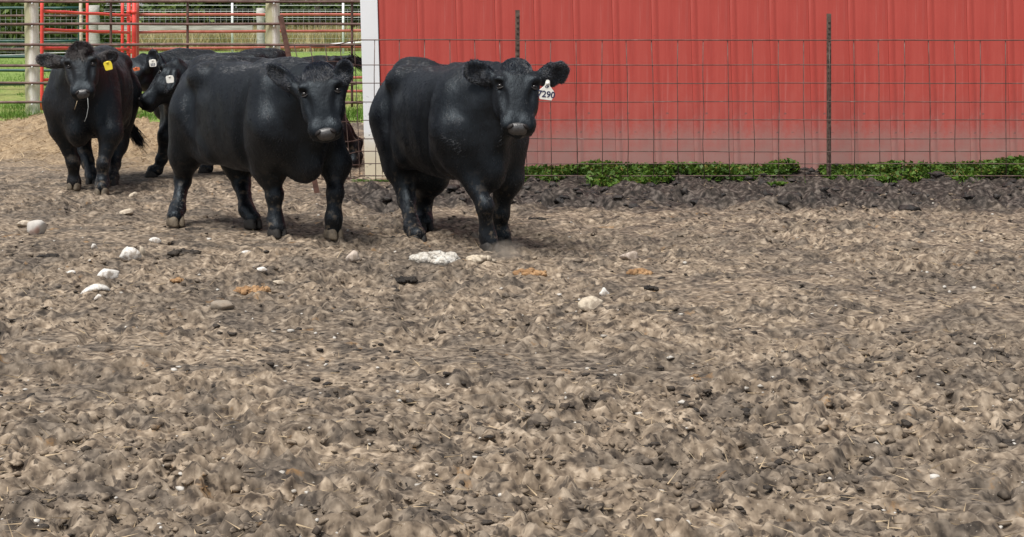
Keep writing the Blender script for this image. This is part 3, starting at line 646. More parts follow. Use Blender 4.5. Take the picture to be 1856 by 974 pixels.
d = np.stack([np.cos(a) * np.cos(el), np.sin(a) * np.cos(el), np.sin(el)], 1)
tag(blades('dry_weeds', np.stack([x, y, np.zeros(N)], 1), d, rng.uniform(.45, 1.25, N) * (.75 + .5 * vn(x * .6, y * .3, 91)), np.full(N, .07), m_dry), 'tall dry tan weeds along the far edge of the meadow', 'weeds', kind='stuff')
def leaves(name, pos, size, m, up=.4, parent=None):
    n = len(pos); nr = rng.normal(size=(n, 3)); nr[:, 2] += up; nr /= np.linalg.norm(nr, axis=1, keepdims=True)
    t = np.cross(nr, rng.normal(size=(n, 3))); t /= np.linalg.norm(t, axis=1, keepdims=True); s2 = np.cross(nr, t); sz = np.asarray(size).reshape(-1, 1)
    v = np.empty((n, 4, 3)); v[:, 0] = pos - t * sz * .6; v[:, 1] = pos + s2 * sz * .36 + nr * sz * .06; v[:, 2] = pos + t * sz * .6; v[:, 3] = pos - s2 * sz * .36 + nr * sz * .06
    return link(name, mesh(name, v.reshape(-1, 3), np.arange(4 * n).reshape(-1, 4)), m, parent)
m_tree = leafmat('woodland leaves', [(.3, (.028, .050, .012)), (.5, (.075, .12, .024)), (.75, (.17, .22, .05))], .35)
N = 60000; x = rng.uniform(-27, 6, N); y = 90 + rng.random(N) ** 1.5 * 9; top = 5.5 + 3 * vn(x * .25, y * .1, 95); z = rng.random(N) ** 1.3 * top
k = vn(x * .55 + 9, z * .8 + y * .15, 97) > .33; x, y, z = x[k], y[k], z[k]
tag(leaves('treeline', np.stack([x, y, z], 1), rng.uniform(.22, .5, len(x)), m_tree), 'dense dark woodland edge along the far side of the meadow', 'woods', kind='stuff')
N = 26000; x = rng.uniform(-19, -8.6, N); y = 62 + rng.random(N) * 8; top = (1.4 + 2.6 * vn(x * .5, y * .2, 121)) * sstep(-8.4, -10.4, x + .8 * fbm(x, y, 5)); z = rng.random(N) * top
k = (vn(x * .9 + 3, z * 1.2 + y * .2, 127) > .30) & (top > .2)
tag(leaves('shrubbery', np.stack([x, y, z], 1)[k], rng.uniform(.14, .34, k.sum()), m_tree), 'mid green shrubs crowding the meadow behind the dark green gate', 'shrubs', kind='stuff')
m_trunk = simple('grey brown bark', [(.3, (.04, .033, .026)), (.7, (.11, .09, .07))], 3, .9, .6)
def tree(px, d, h, r, label, seed):
    p = P(px, 25, d); t = empty('tree', (p[0], d, 0)); tag(t, label, 'tree', 'trees at the meadow edge'); q = np.random.default_rng(seed)
    link('trunk', tube([(0, 0, -.2), (.05, 0, h * .3), (-.05, .1, h * .6), (.05, .1, h * .9)], [.2, .16, .11, .03], 8), m_trunk, t)
    cl = []
    for i in range(9):
        a = q.uniform(0, 6.28); zb = h * q.uniform(.18, .8); e = np.array([math.cos(a) * r * q.uniform(.5, 1), math.sin(a) * r * q.uniform(.5, 1), zb + r * q.uniform(-.1, .5)])
        link('limb', tube([(0, 0, zb), tuple(e * .5 + np.array([0, 0, zb * .5])), tuple(e)], [.07, .045, .015], 6), m_trunk, t)
        cl.append(e + q.normal(size=(420, 3)) * np.array([.75, .75, .5]) * r * .42)
    c_ = np.concatenate(cl); c_[:, 2] = np.maximum(c_[:, 2], .5)
    leaves('crown', c_, q.uniform(.14, .34, len(c_)), m_tree, parent=t)
tree(60, 86, 6.5, 2.6, 'leafy tree at the woodland edge behind the left wooden post', 1)
tree(300, 88, 7.2, 2.8, 'leafy tree at the woodland edge right of the red gate', 2)
tree(575, 87, 6.8, 2.8, 'leafy tree at the woodland edge beside the barn corner', 3)
# weeds along the foot of the barn
m_weed = leafmat('weed leaves', [(.3, (.035, .075, .012)), (.55, (.085, .165, .022)), (.8, (.18, .27, .05))], 7, .5)
N = 24000; x = rng.uniform(1.9, 8.2, N); y = 16.72 - rng.random(N) ** 1.5 * .62
den = vn(x * 2.1, y * 2.2, 101) * .7 + vn(x * 6, y * 6, 103) * .3 + .10 * sstep(1.9, 2.6, x) - .30 * sstep(16.5, 16.2, y); k = den > .46; x, y = x[k], y[k]
z = height(x, y, False) + rng.random(len(x)) ** 1.2 * (.015 + .02 * sstep(2.2, 3.0, x) + .10 * vn(x * 2.6, y * 2, 105) ** 1.6) * sstep(16.1, 16.5, y) + .015
m_weed2 = leafmat('yellowing weed leaves', [(.3, (.16, .15, .03)), (.55, (.26, .22, .06)), (.8, (.22, .12, .05))], 9, .6)
nb = 2600; xb = rng.uniform(1.9, 8.2, nb); yb = 16.72 - rng.random(nb) ** 1.5 * .5; kb = vn(xb * 2.1, yb * 2.2, 101) > .33; xb, yb = xb[kb], yb[kb]; nb = len(xb)
ab = rng.uniform(0, 6.28, nb); eb = rng.uniform(.5, 1.45, nb); db = np.stack([np.cos(ab) * np.cos(eb), np.sin(ab) * np.cos(eb), np.sin(eb)], 1)
tag(blades('barn_grass', np.stack([xb, yb, height(xb, yb, False) - .01], 1), db, rng.uniform(.03, .12, nb), np.full(nb, .007), m_grass), 'grass blades and stems among the weeds along the barn foot', 'grass', kind='stuff')
q = rng.random(len(x)) < .16
tag(leaves('withered_weeds', np.stack([x, y, z], 1)[q], rng.uniform(.02, .05, q.sum()), m_weed2, .6), 'yellow and brown withered leaves among the barn weeds', 'weeds', kind='stuff')
tag(leaves('barn_weeds', np.stack([x, y, z], 1), rng.uniform(.025, .058, len(x)), m_weed, 1.2), 'low leafy green weeds growing along the foot of the red barn', 'weeds', kind='stuff')
N = 700; x = rng.uniform(.2, .75, N); y = rng.uniform(16.1, 16.7, N); k = vn(x * 4, y * 4, 107) > .5; x, y = x[k], y[k]
tag(leaves('moss_patch', np.stack([x, y, height(x, y) + .006], 1), rng.uniform(.015, .03, len(x)), m_weed, 3), 'flat green moss at the foot of the white corner board', 'moss', kind='stuff')

# ------------------------------------------------------------------ cattle: one continuous skin each, grown from a distance field
class Field:
    def __init__(s, lo, hi, res):
        s.lo = np.array(lo, float); s.res = res
        s.n = [int(math.ceil((hi[i] - lo[i]) / res)) + 1 for i in range(3)]
        s.ax = [(lo[i] + np.arange(s.n[i]) * res).astype(np.float32) for i in range(3)]
        s.F = np.full(s.n, 1.0, np.float32)
    def sub(s, lo, hi):
        sl = []
        for i in range(3):
            a = int(max(0, math.floor((lo[i] - s.lo[i]) / s.res))); b_ = int(min(s.n[i], math.ceil((hi[i] - s.lo[i]) / s.res) + 1))
            if b_ <= a: return None, None
            sl.append(slice(a, b_))
        return tuple(sl), (s.ax[0][sl[0]][:, None, None], s.ax[1][sl[1]][None, :, None], s.ax[2][sl[2]][None, None, :])
    def add(s, sl, d, k):
        A = s.F[sl]; h = np.clip(.5 + .5 * (A - d) / k, 0, 1)
        s.F[sl] = A * (1 - h) + d * h - k * h * (1 - h)
    def cut(s, sl, d, k):
        A = s.F[sl]; h = np.clip(.5 - .5 * (A + d) / k, 0, 1)
        s.F[sl] = A * (1 - h) - d * h + k * h * (1 - h)
    def capsule(s, a, b_, ra, rb, k=.05, flat=None):
        a = np.asarray(a, float); b_ = np.asarray(b_, float); m = max(ra, rb) * (1 if flat is None else max(1, flat[1])) + k + .02
        sl, g = s.sub(np.minimum(a, b_) - m, np.maximum(a, b_) + m)
        if sl is None: return
        ab = b_ - a; L2 = ab @ ab + 1e-9
        q = [g[i] - a[i] for i in range(3)]
        t = np.clip((q[0] * ab[0] + q[1] * ab[1] + q[2] * ab[2]) / L2, 0, 1)
        q = [q[i] - t * ab[i] for i in range(3)]
        d2 = q[0] ** 2 + q[1] ** 2 + q[2] ** 2
        if flat is not None:
            ax = np.asarray(flat[0], float); ax = ax / np.linalg.norm(ax); c = q[0] * ax[0] + q[1] * ax[1] + q[2] * ax[2]
            d2 = d2 + c * c * (1 / flat[1] ** 2 - 1)
        s.add(sl, (np.sqrt(np.maximum(d2, 1e-12)) - (ra + t * (rb - ra))).astype(np.float32), k)
    def ell(s, c, r, R=None, k=.05, cut=False):
        c = np.asarray(c, float); r = np.asarray(r, float); R = np.eye(3) if R is None else np.asarray(R, float)
        ext = np.sqrt(((R * r[:, None]) ** 2).sum(0)) + k + .02
        sl, g = s.sub(c - ext, c + ext)
        if sl is None: return
        q = [g[i] - c[i] for i in range(3)]
        u = [(R[j][0] * q[0] + R[j][1] * q[1] + R[j][2] * q[2]) for j in range(3)]
        k0 = np.sqrt(sum((u[j] / r[j]) ** 2 for j in range(3)) + 1e-9); k1 = np.sqrt(sum((u[j] / r[j] ** 2) ** 2 for j in range(3)) + 1e-9)
        d = (k0 * (k0 - 1) / k1).astype(np.float32)
        (s.cut if cut else s.add)(sl, d, k)
    def loft(s, o, R, st, ex=2.2, k=.05):
        """st rows: t along R[0], centre offset along R[2], half width along R[1], half depth up / down along R[2]"""
        st = np.asarray(st, float); o = np.asarray(o, float); R = np.asarray(R, float)
        t = np.linspace(st[0, 0], st[-1, 0], 160)
        def sm(col):
            x = st[:, 0]; y = st[:, col]; m = np.gradient(y, x); i = np.clip(np.searchsorted(x, t) - 1, 0, len(x) - 2); h = x[i + 1] - x[i]; uu = (t - x[i]) / h
            return (2 * uu ** 3 - 3 * uu ** 2 + 1) * y[i] + (uu ** 3 - 2 * uu ** 2 + uu) * h * m[i] + (-2 * uu ** 3 + 3 * uu ** 2) * y[i + 1] + (uu ** 3 - uu ** 2) * h * m[i + 1]
        cc, hw, up, dn = sm(1), np.maximum(sm(2), .004), np.maximum(sm(3), .004), np.maximum(sm(4), .004)
        corners = np.array([o + a * R[0] + b_ * R[1] + c * R[2] for a in (t[0], t[-1]) for b_ in (-hw.max(), hw.max()) for c in (cc.min() - dn.max(), cc.max() + up.max())])
        sl, g = s.sub(corners.min(0) - k - .03, corners.max(0) + k + .03)
        if sl is None: return
        q = [g[i] - o[i] for i in range(3)]
        T = R[0][0] * q[0] + R[0][1] * q[1] + R[0][2] * q[2]; Y = np.abs(R[1][0] * q[0] + R[1][1] * q[1] + R[1][2] * q[2]); Z = R[2][0] * q[0] + R[2][1] * q[1] + R[2][2] * q[2]
        Tc = np.clip(T, t[0], t[-1]); over = np.abs(T - Tc)
        fi = (Tc - t[0]) / (t[1] - t[0]); i0 = np.clip(fi.astype(np.int32), 0, 158); fr = fi - i0
        L = lambda A: (A[i0] + (A[i0 + 1] - A[i0]) * fr)
        Z = Z - L(cc); W_ = L(hw); H_ = np.where(Z > 0, L(up), L(dn)); Z = np.abs(Z)
        e = ((Y / W_) ** ex + (Z / H_) ** ex + 1e-9) ** (1 / ex)
        d = (e - 1) * np.minimum(W_, H_) * .92
        s.add(sl, np.maximum(d, 0) + np.minimum(d, 0) + over.astype(np.float32), k) if True else None
    def surface(s):
        F = s.F; ins = F < 0; n = s.n
        c = [ins[i:n[0] - 1 + i, j:n[1] - 1 + j, k:n[2] - 1 + k] for i in (0, 1) for j in (0, 1) for k in (0, 1)]
        cnt = sum(x.astype(np.int8) for x in c); act = (cnt > 0) & (cnt < 8)
        idx = np.argwhere(act); vid = np.full(act.shape, -1, np.int64); vid[act] = np.arange(len(idx))
        val = np.stack([F[idx[:, 0] + i, idx[:, 1] + j, idx[:, 2] + k] for i in (0, 1) for j in (0, 1) for k in (0, 1)], 1)
        cor = np.array([(i, j, k) for i in (0, 1) for j in (0, 1) for k in (0, 1)], float)
        acc = np.zeros((len(idx), 3)); num = np.zeros(len(idx))
        for a in range(8):
            for b_ in range(a + 1, 8):
                if abs(cor[a] - cor[b_]).sum() != 1: continue
                va, vb = val[:, a], val[:, b_]; m = (va < 0) != (vb < 0); t = np.where(m, va / np.where(m, va - vb, 1), 0)
                acc += m[:, None] * (cor[a] + t[:, None] * (cor[b_] - cor[a])); num += m
        v = (idx + acc / num[:, None]) * s.res + s.lo
        fs = []
        for ax in range(3):
            o1, o2 = [(1, 2), (2, 0), (0, 1)][ax]
            lo = [slice(1, n[i] - 1) for i in range(3)]; A = [slice(1, n[i] - 1) for i in range(3)]; lo[ax] = slice(0, n[ax] - 1); hi = list(lo); hi[ax] = slice(1, n[ax])
            a = ins[tuple(lo)]; b_ = ins[tuple(hi)]; e = np.argwhere(a != b_)
            flip = a[tuple(e.T)]
            base = e.copy()
            for i in range(3):
                if i != ax: base[:, i] += 1
            def vi(d1, d2):
                q = base.copy(); q[:, o1] -= d1; q[:, o2] -= d2; return vid[tuple(q.T)]
            quad = np.stack([vi(1, 1), vi(0, 1), vi(0, 0), vi(1, 0)], 1)
            quad[~flip] = quad[~flip][:, ::-1]
            fs.append(quad)
        return v, np.concatenate(fs)

TRUNK = [  # x, centre z, half width, half depth up / down   (x forward from mid trunk)
 (-.92, 1.06, .02, .04, .05), (-.88, 1.05, .12, .12, .16), (-.78, 1.01, .205, .245, .30), (-.64, .96, .265, .335, .36), (-.46, .93, .305, .385, .38), (-.22, .91, .350, .395, .42),
 (.04, .90, .370, .40, .435), (.28, .90, .355, .405, .425), (.46, .90, .315, .415, .40), (.60, .89, .275, .39, .36), (.72, .86, .215, .31, .30), (.81, .83, .14, .20, .19), (.86, .82, .03, .06, .06)]
HEAD = [  # along the face from the poll, centre offset, half width, towards forehead / jaw
 (-.035, -.03, .03, .03, .03), (-.01, -.02, .075, .05, .06), (.045, 0, .112, .075, .12), (.11, 0, .146, .086, .16), (.17, 0, .160, .088, .185), (.24, 0, .145, .084, .18),
 (.31, 0, .130, .074, .15), (.38, 0, .117, .062, .118), (.44, 0, .113, .056, .10), (.485, 0, .108, .050, .09), (.515, -.005, .088, .040, .075), (.535, -.01, .03, .02, .035)]

def make_cow(label, O, theta, scale, legs, head, ears, m, group='black cattle in the yard', res=.013, trunk=None, tail=None, tags=(), hair=78000, hoofs=(), tuft=0, extra=None, belly=1.0, neck_r=1.0, seed=0, hooks=0):
    fwd = np.array([math.sin(theta), -math.cos(theta), 0]); lft = np.array([math.cos(theta), math.sin(theta), 0]); upv = np.array([0, 0, 1.])
    B = np.stack([fwd, lft, upv]); O = np.array([O[0], O[1], 0.0])
    loc = lambda w: (B @ (np.asarray(w, float) - O)) / scale
    locd = lambda w: B @ np.asarray(w, float)
    r_ = np.random.default_rng(seed)
    head_o, muz = loc(P(*head['poll'])), loc(P(*head['muzzle']))
    u = muz - head_o; hl = np.linalg.norm(u); u /= hl; v = locd(head.get('left', (1, 0, 0))); v -= u * (u @ v); v /= np.linalg.norm(v); w = np.cross(u, v)
    HR = np.stack([u, v, w]); hs_ = head.get('size', 1.0)
    H = lambda a, b_, c: head_o + hs_ * (a * u + b_ * v + c * w)
    pts = [head_o, muz, np.array([-.95, -.45, 0]), np.array([.9, .45, 1.4])] + [loc(P(*j)) for l in legs.values() for j in l]
    if tail: pts += [loc(P(*j)) for j in tail]
    for e in ears: pts.append(loc(P(*e[1])))
    lo = np.min(pts, 0) - .22; hi = np.max(pts, 0) + .22; lo[2] = -.02
    f = Field(lo, hi, res)
    st = np.array(trunk if trunk is not None else TRUNK, float).copy(); st[:, 2] *= belly * .975
    f.loft((0, 0, 0), np.eye(3), st, 2.6)
    # shoulders, hips, brisket
    for sg in (1, -1):
        f.ell((.47, sg * .215, .93), (.155, .115, .29), k=.075)
        f.ell((.60, sg * .19, .78), (.13, .10, .15), k=.09)
        f.ell((-.62, sg * .20, .88), (.22, .125, .29), k=.07)
        f.ell((-.42, sg * .215, 1.20), (.11, .085, .075), k=.11)
        f.ell((-.80, sg * .10, 1.13), (.07, .06, .07), k=.07)
        f.ell((-.36, sg * .22, .62), (.15, .08, .12), k=.09); f.capsule((-.40, sg * .285, .76), (-.20, sg * .26, .60), .04, .03, .12)
    f.ell((.68, 0, .585), (.19, .115, .165), k=.09); f.ell((-.62, 0, 1.27), (.22, .13, .085), k=.09)
    f.capsule((.55, 0, 1.27), (.15, 0, 1.285), .05, .04, .10)
    f.capsule((-.35, 0, 1.275), (-.80, 0, 1.24), .05, .055, .08)
    # legs
    feet = []
    for nm, l in legs.items():
        j = [loc(P(*q)) for q in l]; sg = 1 if nm[0] == 'l' else -1
        foot = j[-1].copy(); feet.append((nm, foot))
        if nm[1] == 'f':
            top, knee, fet = j[0], j[1], j[2]
            f.capsule((.55, sg * .205, .86), top, .165, .120, .09)
            f.capsule(top, knee * .85 + top * .15, .110, .062, .06)
            f.ell(knee + np.array([.012, 0, 0]), (.070, .065, .074), k=.025)
            f.capsule(knee, fet * .8 + knee * .2, .060, .051, .03)
            f.capsule(fet + (knee - fet) * .2, fet, .053, .064, .03)
        else:
            top, hock, fet = j[0], j[1], j[2]
            f.capsule((-.56, sg * .19, .88), top, .20, .135, .10)
            f.capsule(top, hock * .85 + top * .15, .128, .070, .07)
            f.ell(hock, (.080, .056, .080), k=.03); f.capsule(hock, hock + np.array([-.045, 0, .03]), .055, .03, .03)
            f.capsule(hock, fet * .8 + hock * .2, .059, .051, .03)
            f.capsule(fet + (hock - fet) * .2, fet, .053, .064, .03)
        f.capsule(fet, foot + np.array([.015, 0, .078]), .062, .066, .03)
    # neck and throat
    hb = H(.10, 0, -.10)
    f.capsule((.52, 0, 1.00), hb * .55 + np.array([.52, 0, 1.0]) * .45, .27 * neck_r, .20 * neck_r, .15, ((0, 1, 0), .80))
    f.capsule(hb * .5 + np.array([.52, 0, 1.0]) * .5, hb, .205 * neck_r, .135, .14, (v, .86))
    f.capsule((.55, 0, 1.18), H(.05, 0, -.10), .15, .09, .09)
    f.capsule(H(.26, 0, -.15), (.70, 0, .64), .055, .085, .10, (v, .7))
    f.capsule(H(.30, 0, -.12), (.62, 0, .80), .07, .15, .10, (v, .8))
    # head
    f.loft(head_o, HR, np.array([[a * hs_ for a in row] for row in HEAD]), 2.5, .045)
    for sg in (1, -1):
        f.ell(H(.138, sg * .122, .066), np.array([.034, .042, .024]) * hs_, HR, .03)                  # brow
        f.ell(H(.187, sg * .136, .066), np.array([.034, .034, .022]) * hs_, HR, .02, cut=True)       # eye socket
        f.ell(H(.26, sg * .105, -.075), np.array([.10, .045, .085]) * hs_, HR, .05)                  # cheek
        f.ell(H(.46, sg * .066, .030), np.array([.045, .040, .026]) * hs_, HR, .05)                  # nostril wing
        f.ell(H(.30, sg * .098, .062), np.array([.075, .022, .022]) * hs_, HR, .035, cut=True)       # hollow beside the nose ridge
    f.ell(H(-.005, 0, .01 + .02 * tuft), np.array([.055 + .012 * tuft, .09, .055]) * hs_, HR, .05)                                  # poll
    f.capsule(H(.475, .07, -.055), H(.475, -.07, -.055), .034 * hs_, .034 * hs_, .03)                # lower lip
    # ears
    earinfo = []
    for (base, tip, wid, nrm) in ears:
        a = loc(P(*base)); t = loc(P(*tip)); e = t - a; L = np.linalg.norm(e); e /= L; nn = locd(nrm); nn -= e * (nn @ e); nn /= np.linalg.norm(nn); q = np.cross(nn, e)
        R = np.stack([e, q, nn]); c = a + e * L * .56
        f.ell(c, (L * .48, wid * .5, .026), R, .02)
        f.ell(c + nn * .030 + e * L * .05, (L * .36, wid * .36, .024), R, .012, cut=True)
        f.capsule(a - e * .03, a + e * L * .32, .050, .042, .03)
        earinfo.append((a, t, e, q, nn, L, wid))
    tl = None
    if tail:
        tl = [loc(P(*j)) for j in tail]
        f.capsule((-.84, 0, 1.18), tl[0], .055, .042, .04)
        for i in range(len(tl) - 1): f.capsule(tl[i], tl[i + 1], .038 - .006 * i, .032 - .006 * i, .02)
    else:
        f.capsule((-.84, 0, 1.20), (-.915, 0, 1.08), .05, .045, .04); f.capsule((-.915, 0, 1.08), (-.93, 0, .60), .042, .034, .03)
    if extra: extra(f, H, HR, loc)
    vtx, fc = f.surface()
    # relief of muscle, ribs and folds
    vx, vy, vz = vtx.T
    me = mesh('cow', vtx, fc, True)
    nor = np.empty(len(vtx) * 3, np.float32); me.vertices.foreach_get('normal', nor); nor = nor.reshape(-1, 3)
    bodym = sstep(.5, .62, vz) * sstep(.75, .55, vx)
    disp = .009 * fbm(vx * 4 + vy * 2, vz * 3.4 + seed, 201, 3) + bodym * (.0075 * fbm((vx + .35 * vz) * 9, vz * 1.1 + vy, 207, 2) * sstep(-.35, -.1, vx) * sstep(.45, .3, vx) * sstep(.62, .8, vz) * sstep(1.25, 1.1, vz))
    nk = sstep(.55, .75, vx) * sstep(.6, .8, vz) * sstep(.26, .34, np.linalg.norm(vtx - H(.2, 0, 0), axis=1))
    disp = disp + nk * .005 * (1 if seed == 33 else .35) * np.sin((vx * .8 + np.abs(vy)) * 62 + 3 * fbm(vx * 4, vz * 2, 6))
    sidem = sstep(.10, .18, np.abs(vy))
    disp = disp - sidem * .032 * np.exp(-((vx - .315 - .13 * (vz - .8)) / .042) ** 2) * sstep(.46, .6, vz) * sstep(1.28, 1.02, vz)
    disp = disp - sidem * .030 * np.exp(-((vx + .37 + .16 * (vz - .8)) / .05) ** 2) * sstep(.5, .66, vz) * sstep(1.2, .98, vz)
    disp = disp - sidem * .022 * np.exp(-(((vx + .24) / .10) ** 2 + ((vz - 1.10) / .085) ** 2))
    disp = disp + sidem * .012 * np.exp(-(((vx + .44) / .05) ** 2 + ((vz - 1.17) / .05) ** 2))
    disp = disp + sidem * .016 * .7 * np.exp(-(((vx - .64) / .07) ** 2 + ((vz - .80) / .09) ** 2))
    disp = disp - (np.abs(vy) < .25) * (vx > .5) * .009 * np.exp(-((np.abs(vy) - .135) / .035) ** 2) * sstep(.42, .5, vz) * sstep(.80, .66, vz)
    disp = disp + .004 * fbm(vx * 14 + vy * 9, vz * 14, 211, 2) * sstep(.6, .4, vz)
    vtx = vtx + nor * disp[:, None]; me.vertices.foreach_set('co', vtx.astype(np.float32).ravel()); me.update()
    root = link('cow', me, m, None, tuple(O)); root.scale = (scale,) * 3
    root.location.z = float(np.mean([height(*(B.T @ (ft * scale) + O)[:2]) for _, ft in feet])) - .004
    M4 = Matrix(((fwd[0], lft[0], 0), (fwd[1], lft[1], 0), (0, 0, 1))); root.rotation_euler = M4.to_euler()
    tag(root, label, 'cow', group)
    # coat of short hair
    if hair:
        tri = np.concatenate([fc[:, [0, 1, 2]], fc[:, [0, 2, 3]]]); A = vtx[tri]; cr = np.cross(A[:, 1] - A[:, 0], A[:, 2] - A[:, 0]); ar = np.linalg.norm(cr, axis=1); nrm = cr / (ar[:, None] + 1e-12)
        cen = A.mean(1); dh = np.linalg.norm(cen - H(.15, 0, 0), axis=1); wgt = ar * np.where(dh < .30, 1.7, 1.0) * np.where(np.linalg.norm(cen - H(.0, 0, .04), axis=1) < .115, 2.5, 1)
        eard = np.full(len(cen), 9.)
        for (a, t, e, q, nn, L, wid) in earinfo:
            tt = np.clip((cen - a) @ e / L, 0, 1); eard = np.minimum(eard, np.linalg.norm(cen - (a + tt[:, None] * L * e), axis=1) - .09 + (tt < .15) * .2)
        iear = eard < 0; wgt = wgt * np.where(iear, 4.5, 1)
        wgt = wgt * np.where(np.linalg.norm((cen - H(.512, 0, .022)) * np.array([1, 1, 1]), axis=1) < .078 * hs_, .03, 1)
        for sg in (1, -1): wgt = wgt * np.where(np.linalg.norm(cen - H(.190, sg * .122, .060), axis=1) < .032 * hs_, .08, 1)
        pk = r_.choice(len(tri), hair, p=wgt / wgt.sum()); bc = r_.dirichlet((1, 1, 1), hair); p = (A[pk] * bc[:, :, None]).sum(1); nn_ = nrm[pk]
        isE = iear[pk]; isH = (dh[pk] < .36) & ~isE
        ptop = np.linalg.norm(p - H(.0, 0, .04), axis=1); isT = (ptop < .115) & ~isE
        fl = np.array([-.55, 0, -.62])[None] * np.ones((hair, 1)); lowm = sstep(.62, .45, p[:, 2])[:, None]; fl = fl * (1 - lowm) + np.array([-.12, 0, -1.])[None] * lowm
        fl[isH] = u * -.5 + w * .1
        fl[isH & ((p - head_o) @ u < .12)] = u * .8 + w * .3
        for (a, t, e, q, nn, L, wid) in earinfo:
            k = isE & (np.abs((p - a) @ e) < L * 1.15) & (np.linalg.norm(p - (a + t) / 2, axis=1) < L); fl[k] = e * .8 + np.clip((p[k] - a) @ q / wid, -1, 1)[:, None] * q * 1.3 - np.array([0, 0, .25])
        P1 = p * 5.5; sw = np.stack([fbm(P1[:, 0] + 3 * P1[:, 1], P1[:, 2], 301 + seed, 3), fbm(P1[:, 0] - 2 * P1[:, 1], P1[:, 2] + 40, 305 + seed, 3), fbm(P1[:, 2] * 1.3 + P1[:, 1], P1[:, 0] + 70, 309 + seed, 3)], 1)
        cl = p * 26; cw = np.stack([vn(cl[:, 0] + cl[:, 1] * 2, cl[:, 2], 311) - .5, vn(cl[:, 0] - cl[:, 1], cl[:, 2] + 31, 313) - .5, vn(cl[:, 2] + cl[:, 1], cl[:, 0] + 53, 317) - .5], 1)
        fl = fl + .62 * sw + .34 * cw * np.where(isT, 4., np.where(isH, 1.2, 1.0 + 1.2 * sstep(.5, .8, p[:, 0])))[:, None] + .09 * r_.normal(size=fl.shape); fl -= nn_ * (fl * nn_).sum(1, keepdims=True); fl /= np.linalg.norm(fl, axis=1, keepdims=True) + 1e-9
        lift = np.where(isE, r_.uniform(.1, .6, hair), np.where(isT, r_.uniform(.3, .6, hair), .03 + .06 * r_.random(hair) + .14 * np.clip(cw[:, 0] + .1, 0, 1)))[:, None]
        d = fl * (1 - lift) + nn_ * lift; d /= np.linalg.norm(d, axis=1, keepdims=True)
        muzz = np.linalg.norm(p - H(.5, 0, .0), axis=1) < .10 * hs_
        ln = np.where(isE, r_.uniform(.008, .020, hair), np.where(isT, r_.uniform(.025, .07, hair) * (.22 + .78 * tuft), np.where(isH, r_.uniform(.007, .014, hair), r_.uniform(.012, .028, hair) * (1 - .25 * sstep(.55, .4, p[:, 2]))))); ln[muzz] *= .3
        droop = -nn_ * (lift * .9) + fl * .3 + np.where(isT, 1., 0.)[:, None] * (u * .5 - w * .2)
        rd = np.where(isE, .0009, np.where(isT, .0014, .0011)) * r_.uniform(.7, 1.3, hair) * (res / .013)
        strands('coat_hair', p - nn_ * .001, d, ln, rd, droop, M['fur_brown'] if m is M['coat_brown'] else M['fur'], root)
    # nose, nostrils, eyes
    bm = bmesh.new(); bmesh.ops.create_uvsphere(bm, u_segments=24, v_segments=14, radius=1)
    for q in bm.verts:
        x, y, z = q.co; yy = math.copysign(abs(y) ** .8, y)
        q.co = Vector(H(.498 + .048 * x - .020 * abs(yy) ** 2, (.096 - .012 * x) * yy * (1 + .16 * z), .012 + .056 * z + .004 * math.cos(3 * yy)))
    nose = link('nose', bm_mesh('nose', bm, True), M['nose'], root)
    for sg in (1, -1):
        bm = bmesh.new(); bmesh.ops.create_uvsphere(bm, u_segments=12, v_segments=8, radius=1)
        for q in bm.verts: x, y, z = q.co; q.co = Vector(H(.500 + .019 * x + .006 * y, sg * (.056 + .023 * y), .058 + .016 * z - .012 * y))
        link('nostril', bm_mesh('nostril', bm, True), M['nostril'], nose)
        bm = bmesh.new(); bmesh.ops.create_uvsphere(bm, u_segments=16, v_segments=12, radius=.021 * hs_)
        ec = Vector(H(.186, sg * .120, .050))
        for q in bm.verts: q.co += ec
        eye = link('eye', bm_mesh('eye', bm, True), M['eye'], root)
        lid = [H(.186 + .020 - .010 * ((i - 4) / 4) ** 2, sg * .121, .060) + hs_ * ((i - 4) / 4 * .027 * (v * sg * .85 - w * .5)) for i in range(9)]
        link('lower_lid', tube(lid, [.002, .0035, .0045, .005, .0055, .005, .0045, .0035, .002], 6), M['lid'], eye)
    # hooves: two claws each
    for nm, ft in feet:
        bm = bmesh.new()
        for sg in (1, -1):
            r = bmesh.ops.create_uvsphere(bm, u_segments=12, v_segments=10, radius=1)
            for q in r['verts']:
                x, y, z = q.co
                zz = max(z, -.55); x2 = x * (1.0 + .25 * max(0, -zz)) + .22 * max(0, -zz)
                q.co = Vector((ft[0] + .02 + .072 * x2, ft[1] + sg * .034 + .036 * y - sg * .006 * max(0, x), ft[2] + .035 + .062 * zz))
        link('hoof', bm_mesh('hoof', bm, True), M['hoof'] if nm in hoofs else M['hoof_dark'], root)
    if tl is not None:
        n = 420; e = tl[-1]; dirv = tl[-1] - tl[-2]; dirv /= np.linalg.norm(dirv)
        bpos = e + r_.normal(size=(n, 3)) * .022 - dirv * r_.uniform(0, .14, n)[:, None]
        d = dirv + .16 * r_.normal(size=(n, 3)) + np.array([0, 0, -.25]); d /= np.linalg.norm(d, axis=1, keepdims=True)
        o = blades('tail_switch', bpos, d, r_.uniform(.12, .30, n), np.full(n, .010), M['hair'], root); o['kind'] = 'stuff'
    for tg in tags: ear_tag(root, loc, locd, **tg)
    return root, loc, H, HR

